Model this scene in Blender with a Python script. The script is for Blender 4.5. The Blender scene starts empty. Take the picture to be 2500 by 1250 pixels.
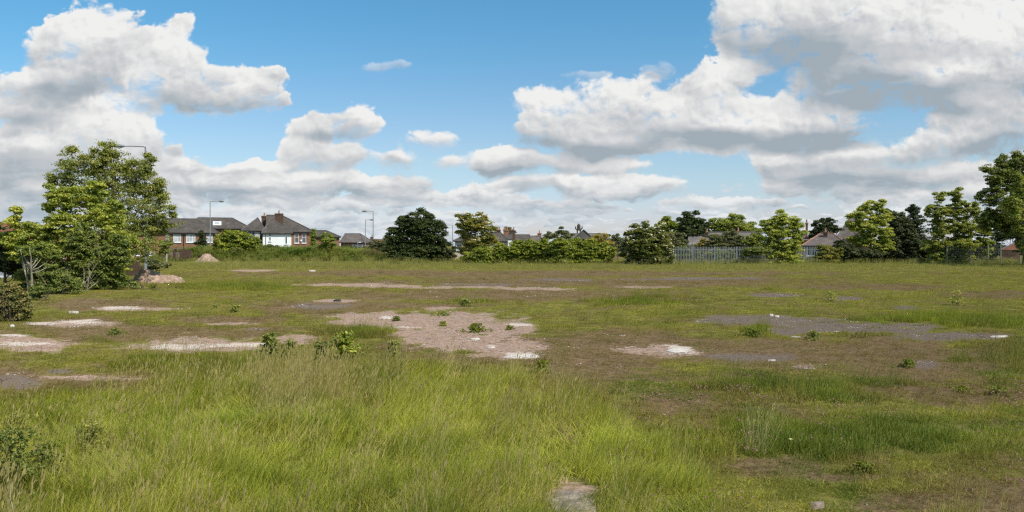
import bpy, math, random
import numpy as np
from mathutils import Vector
R = math.radians
rng = np.random.default_rng(11)
random.seed(5)
C = bpy.context.scene.collection
F = 1962.0; HZ = 600.0; CH = 2.4          # focal length (px of the 2500 px photograph), horizon row, eye height in metres

def P(px, py, Y): return ((px-1250)*Y/F, Y, CH-(py-HZ)*Y/F)
def sc(Y): return Y/F

# ------------------------------------------------------------------ materials
def newmat(name):
    m = bpy.data.materials.new(name); m.use_nodes = True
    nt = m.node_tree; nt.nodes.clear()
    return m, nt
class N:
    def __init__(s, nt): s.nt = nt
    def n(s, t, **k):
        x = s.nt.nodes.new(t)
        for a, b in k.items(): setattr(x, a, b)
        return x
    def set(s, sock, v):
        if isinstance(v, bpy.types.NodeSocket): s.nt.links.new(v, sock)
        else: sock.default_value = v
    def m(s, op, a, b=None, c=None, clamp=False):
        x = s.n('ShaderNodeMath', operation=op); x.use_clamp = clamp
        for i, v in enumerate((a, b, c)):
            if v is not None: s.set(x.inputs[i], v)
        return x.outputs[0]
    def vm(s, op, a, b=None, c=None, scale=None):
        x = s.n('ShaderNodeVectorMath', operation=op)
        for i, v in enumerate((a, b, c)):
            if v is not None: s.set(x.inputs[i], v)
        if scale is not None: s.set(x.inputs[3], scale)
        return x
    def mr(s, v, a, b, c=0.0, d=1.0, smooth=True):
        x = s.n('ShaderNodeMapRange'); x.interpolation_type = 'SMOOTHSTEP' if smooth else 'LINEAR'
        for i, q in enumerate((v, a, b, c, d)): s.set(x.inputs[i], q)
        return x.outputs[0]
    def mix(s, f, a, b, mode='MIX'):
        x = s.n('ShaderNodeMix', data_type='RGBA', blend_type=mode)
        s.set(x.inputs[0], f)
        for i, v in ((6, a), (7, b)):
            if not isinstance(v, bpy.types.NodeSocket) and len(v) == 3: v = (*v, 1)
            s.set(x.inputs[i], v)
        return x.outputs[2]
    def noise(s, vec, scale, detail=3, rough=.55, dist=0, out=0, dim='3D'):
        x = s.n('ShaderNodeTexNoise', noise_dimensions=dim)
        s.set(x.inputs['Vector'], vec)
        x.inputs['Scale'].default_value = scale; x.inputs['Detail'].default_value = detail
        x.inputs['Roughness'].default_value = rough; x.inputs['Distortion'].default_value = dist
        return x.outputs[out]
    def attr(s, name, typ='GEOMETRY'):
        return s.n('ShaderNodeAttribute', attribute_name=name, attribute_type=typ)
    def principled(s, col, rough=.8, normal=None, **k):
        b = s.n('ShaderNodeBsdfPrincipled'); 
        if not isinstance(col, bpy.types.NodeSocket) and len(col) == 3: col = (*col, 1)
        s.set(b.inputs['Base Color'], col); s.set(b.inputs['Roughness'], rough)
        b.inputs['Specular IOR Level'].default_value = k.get('spec', .3)
        if 'metal' in k: b.inputs['Metallic'].default_value = k['metal']
        if normal is not None: s.set(b.inputs['Normal'], normal)
        return b.outputs[0]
    def bump(s, h, strength=.3, dist=.05):
        b = s.n('ShaderNodeBump'); b.inputs['Strength'].default_value = strength; b.inputs['Distance'].default_value = dist
        s.set(b.inputs['Height'], h); return b.outputs[0]
    def out(s, sh):
        o = s.n('ShaderNodeOutputMaterial'); s.nt.links.new(sh, o.inputs[0])

def leafmat(name, c1, c2, transl=.42, rough=.55):
    m, nt = newmat(name); n = N(nt)
    v = n.attr('var').outputs['Fac']
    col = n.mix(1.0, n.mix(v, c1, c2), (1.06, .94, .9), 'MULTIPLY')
    geo = n.n('ShaderNodeNewGeometry')
    big = n.noise(geo.outputs['Position'], .9, 2)
    col = n.mix(1.0, col, n.mix(n.mr(big, .3, .7), (.78, .82, .8), (1.18, 1.12, 1.0)), 'MULTIPLY')
    d = n.principled(col, rough, spec=.35)
    t = n.n('ShaderNodeBsdfTranslucent')
    tc = n.mix(1.0, col, (1.25, 1.15, .5), 'MULTIPLY'); nt.links.new(tc, t.inputs[0])
    mx = n.n('ShaderNodeMixShader'); mx.inputs[0].default_value = transl
    nt.links.new(d, mx.inputs[1]); nt.links.new(t.outputs[0], mx.inputs[2])
    n.out(mx.outputs[0]); return m

def grassmat():
    m, nt = newmat('grass_blades'); n = N(nt)
    tint = n.attr('tint', 'INSTANCER').outputs['Color']
    v = n.attr('var').outputs['Fac']; t = n.attr('tip').outputs['Fac']
    col = n.mix(n.m('POWER', v, 1.6), n.mix(1.0, tint, (.78, .80, .8), 'MULTIPLY'), n.mix(1.0, tint, (2.0, 1.72, 1.9), 'MULTIPLY'))
    straw = n.m('MULTIPLY', n.m('POWER', v, 12.0), .8)
    col = n.mix(straw, col, (.34, .27, .13))
    col = n.mix(n.m('MULTIPLY', n.m('POWER', t, 2.5), .22), col, (.45, .45, .15))
    d = n.principled(col, .6, spec=.12)
    tr = n.n('ShaderNodeBsdfTranslucent')
    nt.links.new(n.mix(1.0, col, (1.1, 1.2, .55), 'MULTIPLY'), tr.inputs[0])
    mx = n.n('ShaderNodeMixShader'); mx.inputs[0].default_value = .30
    nt.links.new(d, mx.inputs[1]); nt.links.new(tr.outputs[0], mx.inputs[2])
    n.out(mx.outputs[0]); return m

def simple(name, col, rough=.8, nscale=3, namp=.25, bump=0, **k):
    m, nt = newmat(name); n = N(nt)
    tc = n.n('ShaderNodeTexCoord').outputs['Object']
    f = n.noise(tc, nscale, 4, .6)
    lo = tuple(c*(1-namp) for c in col); hi = tuple(min(1, c*(1+namp)) for c in col)
    c = n.mix(n.mr(f, .3, .7), lo, hi)
    nm = n.bump(f, bump, .05) if bump else None
    n.out(n.principled(c, rough, nm, **k)); return m

def brickmat(name, c1, c2, mortar, stain=(.75, .7, .65)):
    m, nt = newmat(name); n = N(nt)
    g = n.n('ShaderNodeTexCoord').outputs['Object']
    sep = n.n('ShaderNodeSeparateXYZ'); n.set(sep.inputs[0], g)
    cmb = n.n('ShaderNodeCombineXYZ')
    n.set(cmb.inputs[0], n.m('ADD', sep.outputs[0], sep.outputs[1])); n.set(cmb.inputs[1], sep.outputs[2])
    b = n.n('ShaderNodeTexBrick'); n.set(b.inputs['Vector'], cmb.outputs[0])
    b.inputs['Scale'].default_value = 1; b.inputs['Brick Width'].default_value = .225; b.inputs['Row Height'].default_value = .075
    b.inputs['Mortar Size'].default_value = .008
    b.inputs['Color1'].default_value = (*c1, 1); b.inputs['Color2'].default_value = (*c2, 1); b.inputs['Mortar'].default_value = (*mortar, 1)
    f = n.noise(g, .8, 5, .65)
    col = n.mix(1.0, b.outputs['Color'], n.mix(n.mr(f, .3, .7), stain, (1.1, 1.08, 1.05)), 'MULTIPLY')
    n.out(n.principled(col, .9)); return m

def roofmat(name, c1, c2, patch, course=.22):
    m, nt = newmat(name); n = N(nt)
    g = n.n('ShaderNodeTexCoord').outputs['Object']
    sep = n.n('ShaderNodeSeparateXYZ'); n.set(sep.inputs[0], g)
    cmb = n.n('ShaderNodeCombineXYZ'); n.set(cmb.inputs[0], n.m('ADD', sep.outputs[0], n.m('MULTIPLY', sep.outputs[1], .3))); n.set(cmb.inputs[1], n.m('MULTIPLY', sep.outputs[2], 1.6))
    b = n.n('ShaderNodeTexBrick'); n.set(b.inputs['Vector'], cmb.outputs[0]); b.inputs['Scale'].default_value = 1
    b.inputs['Brick Width'].default_value = .3; b.inputs['Row Height'].default_value = course; b.inputs['Mortar Size'].default_value = .012
    b.inputs['Color1'].default_value = (*c1, 1); b.inputs['Color2'].default_value = (*c2, 1); b.inputs['Mortar'].default_value = tuple(x*.5 for x in c1)+(1,)
    f = n.noise(g, 1.6, 5, .7); f2 = n.noise(g, .5, 3, .6)
    col = n.mix(n.mr(f, .56, .66), b.outputs['Color'], patch)
    col = n.mix(1.0, col, n.mix(n.mr(f2, .3, .7), (.78, .8, .78), (1.15, 1.12, 1.1)), 'MULTIPLY')
    n.out(n.principled(col, .9, spec=.08)); return m

M = {}
M['brick'] = brickmat('red_brick', (.30, .135, .07), (.24, .105, .055), (.30, .22, .16))
M['brick_dark'] = brickmat('dark_brick', (.12, .07, .045), (.09, .05, .034), (.14, .105, .08))
M['moss'] = simple('mossy_shaded_concrete', (.20, .21, .16), .9, 6, .3)  # mossy green, with the shade on the fence posts darkened into the colour
M['brick_pale'] = brickmat('buff_brick', (.33, .21, .14), (.27, .17, .11), (.32, .26, .2))
M['render_white'] = simple('white_render', (.90, .89, .86), .85, .7, .06)
M['cream'] = simple('cream_render', (.62, .52, .40), .85, .9, .12)
M['pinkish'] = simple('pinkish_render', (.5, .4, .33), .85, .9, .15)
M['slate'] = roofmat('slate_roof', (.115, .098, .084), (.09, .078, .068), (.17, .145, .14))
M['slate_warm'] = roofmat('weathered_tile_roof', (.17, .14, .125), (.14, .115, .105), (.22, .19, .17))
M['tile_red'] = roofmat('red_tile_roof', (.24, .10, .06), (.19, .08, .05), (.28, .14, .09))
M['tile_grey'] = roofmat('grey_sheet_roof', (.20, .175, .16), (.18, .16, .15), (.23, .2, .18))
M['ridge'] = simple('ridge_tile', (.34, .17, .11), .85)
M['ridge_grey'] = simple('grey_ridge_tile', (.13, .12, .115), .85)
M['white'] = simple('white_paint', (.8, .8, .8), .5, 2, .04)
M['glass'] = simple('dark_window_glass', (.09, .1, .11), .12, .5, .5, spec=.6)
M['curtain'] = simple('net_curtain_window', (.42, .44, .43), .25, 1.2, .3, spec=.5)
M['gutter'] = simple('black_gutter', (.03, .028, .026), .6)
M['metal'] = simple('galvanised_steel', (.25, .27, .27), .55, 5, .15, metal=.1, spec=.2)
M['lampglass'] = simple('lamp_bowl', (.5, .46, .4), .4)
M['bark'] = simple('tree_bark', (.16, .12, .085), .95, 9, .45, .6)
M['bark_pale'] = simple('pale_bark', (.34, .29, .22), .9, 9, .35, .5)
M['deadwood'] = simple('dead_wood', (.42, .35, .27), .9, 12, .3)
M['terracotta'] = simple('chimney_pot', (.36, .2, .13), .8)
M['slab'] = simple('stained_concrete', (.27, .21, .17), .9, 9, .45, .6)
M['concrete'] = simple('pale_concrete', (.52, .46, .40), .9, 12, .25, .4)
M['stone_white'] = simple('pale_stone', (.58, .52, .45), .9, 18, .2, .5)
M['blackpot'] = simple('sooty_stone', (.09, .08, .065), .9, 3, .35)
M['wood'] = simple('weathered_board', (.22, .16, .11), .9, 7, .3)
M['road'] = simple('worn_asphalt', (.20, .20, .21), .9, 6, .15)
M['flower_w'] = simple('cream_blossom', (.72, .64, .42), .8, 20, .12)
M['flower_y'] = simple('yellow_petals', (.75, .72, .3), .8, 20, .1)

# ------------------------------------------------------------------ numpy meshes
def npmesh(name, V, faces, mat, attrs=None, smooth=False):
    """faces: list of (k, array(n,k))"""
    me = bpy.data.meshes.new(name)
    V = np.asarray(V, dtype=np.float32)
    me.vertices.add(len(V)); me.vertices.foreach_set('co', V.ravel())
    idx = np.concatenate([np.asarray(f, np.int32).ravel() for f in faces])
    cnt = np.concatenate([np.full(len(f), np.asarray(f).shape[1], np.int32) for f in faces])
    me.loops.add(len(idx)); me.loops.foreach_set('vertex_index', idx)
    me.polygons.add(len(cnt)); me.polygons.foreach_set('loop_start', np.concatenate([[0], np.cumsum(cnt)[:-1]]).astype(np.int32))
    me.update(calc_edges=True)
    if smooth: me.polygons.foreach_set('use_smooth', np.ones(len(cnt), bool))
    for k, (dom, typ, dat) in (attrs or {}).items():
        a = me.attributes.new(k, typ, dom)
        a.data.foreach_set('color' if typ == 'FLOAT_COLOR' else 'vector' if typ == 'FLOAT_VECTOR' else 'value', np.asarray(dat, np.int32 if typ == 'INT' else np.float32).ravel())
    if mat is not None: me.materials.append(mat)
    me.validate()
    return me
def link(name, me, parent=None, loc=None):
    o = bpy.data.objects.new(name, me); C.objects.link(o)
    if parent: o.parent = parent
    if loc is not None: o.location = loc
    return o
def tag(o, label, cat, group=None, kind=None):
    if label: o['label'] = label
    if cat: o['category'] = cat
    if group: o['group'] = group
    if kind: o['kind'] = kind
    return o
def empty(name, loc, label, cat, group=None, rz=0):
    o = bpy.data.objects.new(name, None); C.objects.link(o); o.location = loc; o.rotation_euler = (0, 0, rz)
    return tag(o, label, cat, group)

class MB:
    """collects primitives into one mesh"""
    def __init__(s): s.v = []; s.f = []
    def add(s, vs, fs):
        b = len(s.v); s.v += [tuple(v) for v in vs]; s.f += [tuple(b+i for i in f) for f in fs]; return s
    def box(s, x0, x1, y0, y1, z0, z1):
        v = [(x, y, z) for z in (z0, z1) for x, y in ((x0, y0), (x1, y0), (x1, y1), (x0, y1))]
        return s.add(v, [(3, 2, 1, 0), (4, 5, 6, 7), (0, 1, 5, 4), (1, 2, 6, 5), (2, 3, 7, 6), (3, 0, 4, 7)])
    def tube(s, pts, rad, k=8):
        pts = [Vector(p) for p in pts]; b = len(s.v)
        for i, p in enumerate(pts):
            d = (pts[min(i+1, len(pts)-1)]-pts[max(i-1, 0)]).normalized()
            a = d.orthogonal().normalized() if i == 0 else (a - d*a.dot(d)).normalized()
            c = d.cross(a)
            for j in range(k):
                t = 2*math.pi*j/k; q = p+(a*math.cos(t)+c*math.sin(t))*rad[i]; s.v.append(tuple(q))
        for i in range(len(pts)-1):
            for j in range(k):
                s.f.append((b+i*k+j, b+i*k+(j+1) % k, b+(i+1)*k+(j+1) % k, b+(i+1)*k+j))
        s.f.append(tuple(b+j for j in range(k))[::-1]); s.f.append(tuple(b+(len(pts)-1)*k+j for j in range(k)))
        return s
    def build(s, name, mat, parent=None, bevel=0, smooth=False):
        me = bpy.data.meshes.new(name); me.from_pydata(s.v, [], s.f); me.update(); me.materials.append(mat)
        if smooth:
            for p in me.polygons: p.use_smooth = True
        o = link(name, me, parent)
        if bevel:
            md = o.modifiers.new('bevel', 'BEVEL'); md.width = bevel; md.segments = 2
        return o

# ------------------------------------------------------------------ lattice noise
class VNoise:
    def __init__(s, seed): s.t = np.random.default_rng(seed).random((256, 256))
    def __call__(s, x, y):
        xi = np.floor(x).astype(int); yi = np.floor(y).astype(int); fx = x-xi; fy = y-yi
        fx = fx*fx*(3-2*fx); fy = fy*fy*(3-2*fy); t = s.t; a = 255
        return (t[xi & a, yi & a]*(1-fx)+t[(xi+1) & a, yi & a]*fx)*(1-fy)+(t[xi & a, (yi+1) & a]*(1-fx)+t[(xi+1) & a, (yi+1) & a]*fx)*fy
_vn = VNoise(3)
def fbm(x, y, o=4):
    r = 0; a = .5; tot = 0
    for i in range(o):
        r = r+a*_vn(x*2**i+i*17.3, y*2**i+i*9.1); tot += a; a *= .55
    return r/tot
def ss(x, a, b):
    t = np.clip((x-a)/(b-a), 0, 1); return t*t*(3-2*t)

# ------------------------------------------------------------------ terrain
def H(x, y):
    x = np.asarray(x, float); y = np.asarray(y, float)
    z = (fbm(x*.12, y*.12, 3)-.5)*.22*(1-ss(np.abs(y), 200, 400)) + (fbm(x*.9+40, y*.9, 3)-.5)*.06*(1-ss(y, 60, 140))
    z = z-.05+.28*ss(y, 55, 86)*(1-ss(y, 112, 135))
    bank = 1.3*ss(x, -50, -44)*(1-ss(x, -27, -17)*.35)*(1-ss(x, -17, -13))*ss(y, 101, 109)*(1-ss(y, 118, 130))
    return z+bank*(.8+.4*fbm(x*.3, y*.3, 3))
def h1(x, y): return float(H(np.array([x]), np.array([y]))[0])

# patches of the site surface, as (col, row, half width, half height) read on the ground and turned into ground positions
PINK = [(1050, 785, 240, 26), (950, 782, 150, 20), (1180, 803, 140, 22), (1060, 815, 120, 14), (1130, 835, 170, 26), (1240, 850, 110, 24), (850, 790, 60, 12), (1230, 870, 90, 14),
        (830, 694, 125, 4.5), (950, 698, 90, 3.5), (1310, 705, 110, 4), (1130, 702, 140, 3), (820, 732, 58, 4), (1080, 750, 60, 4), (200, 792, 95, 12), (60, 842, 130, 20),
        (480, 840, 190, 18), (720, 828, 60, 12), (320, 753, 120, 6), (1640, 856, 75, 15), (1540, 855, 60, 8), (1965, 888, 32, 4), (1404, 1222, 84, 66), (1560, 700, 90, 3), (620, 661, 60, 2),
        (230, 920, 120, 8), (560, 790, 60, 4), (1160, 700, 80, 3)]
WHITE = [(1272, 871, 46, 9), (1662, 853, 42, 13), (205, 788, 58, 8), (50, 838, 90, 5), (25, 820, 50, 3), (430, 842, 80, 7), (550, 838, 70, 5), (640, 838, 40, 5),
         (300, 751, 60, 4), (945, 776, 20, 4), (1200, 847, 18, 2), (1270, 793, 35, 3), (990, 800, 45, 2), (100, 792, 40, 4)]
GREY = [(1880, 786, 190, 13), (2120, 802, 220, 15), (2330, 823, 150, 11), (1930, 806, 70, 14), (1890, 720, 68, 6), (2060, 728, 60, 6), (2215, 752, 36, 5), (1180, 694, 110, 3),
        (780, 745, 90, 8), (1720, 681, 190, 4), (25, 935, 75, 20), (2260, 886, 42, 12), (620, 803, 32, 3), (1830, 868, 130, 10), (1360, 682, 100, 4), (150, 903, 40, 6)]
BROWN = [(1350, 668, 720, 7), (1400, 688, 640, 11), (1250, 720, 420, 14), (760, 750, 160, 20), (1500, 850, 330, 45), (1430, 880, 220, 40), (2000, 860, 430, 34), (2250, 895, 230, 30),
         (330, 812, 330, 18), (170, 800, 170, 28), (250, 935, 260, 22), (2330, 955, 240, 24), (1890, 1130, 110, 26), (2330, 1215, 240, 30), (2460, 1225, 160, 60), (2060, 1150, 120, 8),
         (1400, 905, 200, 24), (1120, 878, 260, 12), (560, 780, 140, 10), (980, 850, 60, 14), (1350, 1010, 130, 60), (1650, 980, 100, 30), (2150, 700, 200, 8), (1000, 745, 200, 8), (1650, 735, 100, 6),
         (1750, 925, 300, 8), (2440, 720, 130, 10), (250, 745, 160, 14), (820, 965, 90, 24), (60, 925, 110, 28), (1290, 1040, 100, 40), (900, 667, 200, 8)]
LUSH = [(1840, 1040, 90, 30), (2100, 950, 200, 26), (1800, 935, 160, 22), (2420, 880, 140, 40), (1320, 895, 45, 16), (900, 815, 95, 12), (560, 700, 130, 12), (2300, 790, 260, 14), (1600, 735, 160, 12),
        (1580, 1100, 160, 60), (1250, 1160, 300, 70), (700, 1170, 400, 90), (2050, 1060, 260, 40), (450, 890, 200, 18), (1870, 808, 40, 9), (2110, 820, 60, 8), (600, 1000, 300, 60), (2170, 865, 40, 6), (1150, 735, 60, 6), (2350, 1080, 130, 40), (700, 745, 60, 8), (250, 1050, 300, 100)]
def field(L, U, V, n):
    f = np.full(U.shape, -3.0)
    for cx, cy, rx, ry in L:
        f = np.maximum(f, 1-np.sqrt(((U-cx)/rx)**2+((V-cy)/ry)**2))
    return f+n
def ground_fields(x, y):
    yy = np.maximum(y, 1.5)
    U = 1250+F*x/yy; V = HZ+F*(CH+.05-.28*ss(yy, 55, 86)*(1-ss(yy, 112, 135)))/yy
    n = (fbm(U/34, V/9+3, 4)-.5)
    n2 = (fbm(U/60+50, V/16+9, 4)-.5)
    pink = field(PINK, U, V, n*1.15); white = field(WHITE, U, V, n*1.2); grey = field(GREY, U, V, n*.8)
    brown = field(BROWN, U, V, n2*1.3); lush = field(LUSH, U, V, n2*1.1)
    return U, V, pink, white, grey, brown, lush, n, n2
def tallness(U, V, n2):
    vb = np.interp(U, [-900, 0, 400, 900, 1300, 1450, 1560, 1680, 1800, 3400], [985, 985, 905, 872, 905, 960, 1040, 1130, 1330, 1400])
    return ss(V-vb+n2*70, -12, 60)

def axis(lim, d0, k, far):
    a = [0.0]
    while a[-1] < lim: a.append(a[-1]+d0+k*a[-1])
    while a[-1] < far: a.append(a[-1]*1.12)
    return np.array(a)
xa = axis(160, .11, .011, 7000); xs = np.concatenate([-xa[:0:-1], xa])
ya = [4.0]
while ya[-1] < 260: ya.append(ya[-1]+.012*ya[-1])
while ya[-1] < 7000: ya.append(ya[-1]*1.12)
ys = np.concatenate([-axis(60, 2, .05, 3000)[::-1], np.arange(.4, 4, .3), np.array(ya)])
GX, GY = np.meshgrid(xs, ys)
GZ = H(GX, GY)
nx, ny = len(xs), len(ys)
I = np.arange(nx*ny).reshape(ny, nx)
quads = np.stack([I[:-1, :-1], I[:-1, 1:], I[1:, 1:], I[1:, :-1]], -1).reshape(-1, 4)
U, V, pk, wh, gr, br, lu, n_, n2_ = ground_fields(GX.ravel(), GY.ravel())

def groundmat():
    m, nt = newmat('rough_ground'); n = N(nt)
    pos = n.n('ShaderNodeNewGeometry').outputs['Position']
    fine = n.noise(pos, 9, 4, .7); mid = n.noise(pos, 1.6, 4, .6); big = n.noise(pos, .25, 3, .55); vfine = n.noise(pos, 38, 3, .75)
    pk = n.attr('pink').outputs['Fac']; wh = n.attr('white').outputs['Fac']; gr = n.attr('grey').outputs['Fac']; br = n.attr('brown').outputs['Fac']
    grass = n.mix(n.mr(mid, .3, .7), (.10, .10, .02), (.20, .175, .05))
    brown = n.mix(n.mr(fine, .3, .7), (.10, .068, .036), (.22, .152, .085))
    def th(a, lo, hi, amp=.7):
        s_ = n.m('ADD', a, n.m('MULTIPLY', n.m('SUBTRACT', fine, .5), amp))
        s_ = n.m('ADD', s_, n.m('MULTIPLY', n.m('SUBTRACT', mid, .5), amp*.8))
        return n.mr(s_, lo, hi)
    dry = n.noise(n.vm('MULTIPLY', pos, (1, .5, 1)).outputs[0], .8, 4, .6)
    col = n.mix(n.m('MAXIMUM', th(br, -.3, .3), n.m('MULTIPLY', n.mr(dry, .48, .6), .8)), grass, brown)
    gravel = n.mix(n.mr(vfine, .35, .65), (.085, .064, .05), (.23, .18, .145))
    col = n.mix(th(gr, .02, .32, 1.1), col, gravel)
    pinkc = n.mix(n.mr(fine, .35, .68), (.23, .155, .115), (.39, .28, .215))
    pinkc = n.mix(n.m('MULTIPLY', n.mr(vfine, .62, .72), .5), pinkc, (.55, .45, .38))
    col = n.mix(th(pk, .0, .3, 1.1), col, pinkc)
    whc = n.mix(n.mr(vfine, .4, .62), (.36, .27, .21), (.62, .55, .48))
    col = n.mix(th(wh, .0, .35, 1.5), col, whc)
    hgt = n.m('ADD', n.m('MULTIPLY', fine, .6), n.m('MULTIPLY', vfine, .4))
    df = n.n('ShaderNodeBsdfDiffuse'); n.set(df.inputs[0], col); df.inputs[1].default_value = .9; n.set(df.inputs[2], n.bump(hgt, .6, .06))
    n.out(df.outputs[0]); return m
M['ground'] = groundmat()
me = npmesh('ground', np.stack([GX.ravel(), GY.ravel(), GZ.ravel()], -1), [quads], M['ground'],
            {'pink': ('POINT', 'FLOAT', pk), 'white': ('POINT', 'FLOAT', wh), 'grey': ('POINT', 'FLOAT', gr), 'brown': ('POINT', 'FLOAT', br)}, smooth=True)
g = link('ground', me); g['kind'] = 'structure'

# ------------------------------------------------------------------ grass prototypes
gm = grassmat()
protos = bpy.data.collections.new('clump_shapes')        # not linked to the scene: only the source of the grass clumps
PIDX = {}
def blades(n, rad, l0, l1, w, lean, spread, seg=3, bend=.5):
    V = []; Fc = []; var = []; tip = []
    for i in range(n):
        r = rad*math.sqrt(random.random()); a = random.random()*6.283
        bx, by = r*math.cos(a), r*math.sin(a)
        L = random.uniform(l0, l1)*(1-.3*r/rad); az = random.random()*6.283
        d = Vector((math.cos(az)*spread*random.random()+lean[0]*random.uniform(.4, 1.5), math.sin(az)*spread*random.random()+lean[1], 1)).normalized()
        bd = Vector((math.cos(az)+lean[0]*1.5, math.sin(az), 0))*bend*random.uniform(.3, 1.2)
        fa = random.random()*3.1416; side = Vector((math.cos(fa), math.sin(fa), 0))
        ww = w*random.uniform(.7, 1.3); p = Vector((bx, by, -.02)); b = len(V); vv = random.random()
        for s_ in range(seg+1):
            t = s_/seg
            q = p+d*L*t+bd*L*t*t-Vector((0, 0, 1))*(L*.25*bend*t*t)
            k = ww*(1-t**1.6)*.5
            if s_ < seg: V += [q-side*k, q+side*k]
            else: V.append(q)
        for s_ in range(seg-1): Fc.append((b+2*s_, b+2*s_+1, b+2*s_+3, b+2*s_+2)); var.append(vv); tip.append((s_+.5)/seg)
        Fc.append((b+2*seg-2, b+2*seg-1, b+2*seg)); var.append(vv); tip.append(1)
    return V, Fc, var, tip
def heads(n, rad, l0, l1, hl, hw, lean, V, Fc, var, tip, stem=.0016):
    for i in range(n):
        r = rad*math.sqrt(random.random()); a = random.random()*6.283
        L = random.uniform(l0, l1); az = random.random()*6.283
        p = Vector((r*math.cos(a), r*math.sin(a), 0)); top = p+Vector((lean[0]*L*random.uniform(.5, 1.6)+.15*L*math.cos(az), .15*L*math.sin(az), L))
        fa = random.random()*3.14; s = Vector((math.cos(fa), math.sin(fa), 0)); b = len(V)
        V += [p-s*stem, p+s*stem, top+s*stem, top-s*stem]; Fc.append((b, b+1, b+2, b+3)); var.append(.55); tip.append(.6)
        ax = (top-p).normalized()
        for k in range(2):
            s2 = Vector((math.cos(fa+k*1.57), math.sin(fa+k*1.57), 0)); b = len(V)
            V += [top-ax*hl*.1, top+ax*hl*.4+s2*hw, top+ax*hl, top+ax*hl*.4-s2*hw]; Fc.append((b, b+1, b+2, b+3)); var.append(.96+.04*random.random()); tip.append(1)
def proto(name, V, Fc, var, tip, mat=None):
    me = bpy.data.meshes.new(name); me.from_pydata([tuple(v) for v in V], [], Fc); me.update()
    a = me.attributes.new('var', 'FLOAT', 'FACE'); a.data.foreach_set('value', var)
    a = me.attributes.new('tip', 'FLOAT', 'FACE'); a.data.foreach_set('value', tip)
    me.materials.append(mat or gm)
    idx = len(PIDX); o = bpy.data.objects.new('%02d_%s' % (idx, name), me); protos.objects.link(o); PIDX[name] = idx
W = (.20, .0)
for k, (nb_, l0, l1, bw_, ln_, spd, bnd) in enumerate(((44, .12, .40, .0085, .12, .55, .8), (30, .25, .62, .009, .16, .20, .35), (34, .2, .58, .010, .34, .22, .5), (50, .10, .30, .0085, .1, .5, .6))):
    proto('tall%d' % k, *blades(nb_, .17, l0, l1, bw_, (ln_, 0), spd, 4, bnd))
for k in range(3): proto('short%d' % k, *blades(56, .17, .05, .14, .009, (.08, 0), .7, 2, .5))
for k in range(2): proto('mid%d' % k, *blades(60, .2, .1, .26, .009, (.16, 0), .55, 3, .45))
for k in range(2):
    q = blades(26, .16, .15, .45, .008, W, .4, 3, .5); heads(11, .2, .30, .58, .08, .008, W, *q, .0014); proto('seed%d' % k, *q)
for k in range(2):
    q = blades(20, .18, .06, .18, .004, W, .6, 2, .5); heads(20, .2, .14, .3, .035, .004, W, *q); proto('dry%d' % k, *q)
for k in range(3):   # broad-leaved weeds
    V_, F_, v_, t_ = [], [], [], []
    for i in range(9):
        a = random.random()*6.283; r = .16*random.random(); L = random.uniform(.35, .8)
        base = Vector((r*math.cos(a), r*math.sin(a), 0)); top = base+Vector((.1*math.cos(a)+.05, .1*math.sin(a), 1))*L
        for j in range(13):
            t = .12+.88*j/12; c = base.lerp(top, t); az = j*2.4+random.random(); ll = .15*(1-.55*t)*random.uniform(.8, 1.3)
            d = Vector((math.cos(az), math.sin(az), random.uniform(-.1, .7))).normalized(); s = d.cross(Vector((0, 0, 1))).normalized()*ll*.24; b = len(V_)
            V_ += [c, c+d*ll*.5+s, c+d*ll, c+d*ll*.5-s]; F_.append((b, b+1, b+2, b+3)); v_.append(random.random()*.7); t_.append(.2)
    proto('weed%d' % k, V_, F_, v_, t_)
# clover-like heads
cl, nt_ = newmat('clover_heads'); nn = N(nt_); nn.out(nn.principled(nn.mix(nn.attr('var').outputs['Fac'], (.20, .09, .08), (.42, .22, .22)), .9))
V_, F_, v_, t_ = [], [], [], []
for i in range(5):
    a = random.random()*6.283; r = .15*random.random(); c = Vector((r*math.cos(a), r*math.sin(a), random.uniform(.1, .2))); s = random.uniform(.009, .014); b = len(V_)
    V_ += [c+Vector(d)*s for d in ((1, 0, 0), (0, 1, 0), (-1, 0, 0), (0, -1, 0), (0, 0, 1.1), (0, 0, -.8))]
    for f in ((0, 1, 4), (1, 2, 4), (2, 3, 4), (3, 0, 4), (1, 0, 5), (2, 1, 5), (3, 2, 5), (0, 3, 5)): F_.append(tuple(b+j for j in f)); v_.append(random.random()); t_.append(0)
proto('clover', V_, F_, v_, t_, cl)
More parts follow.
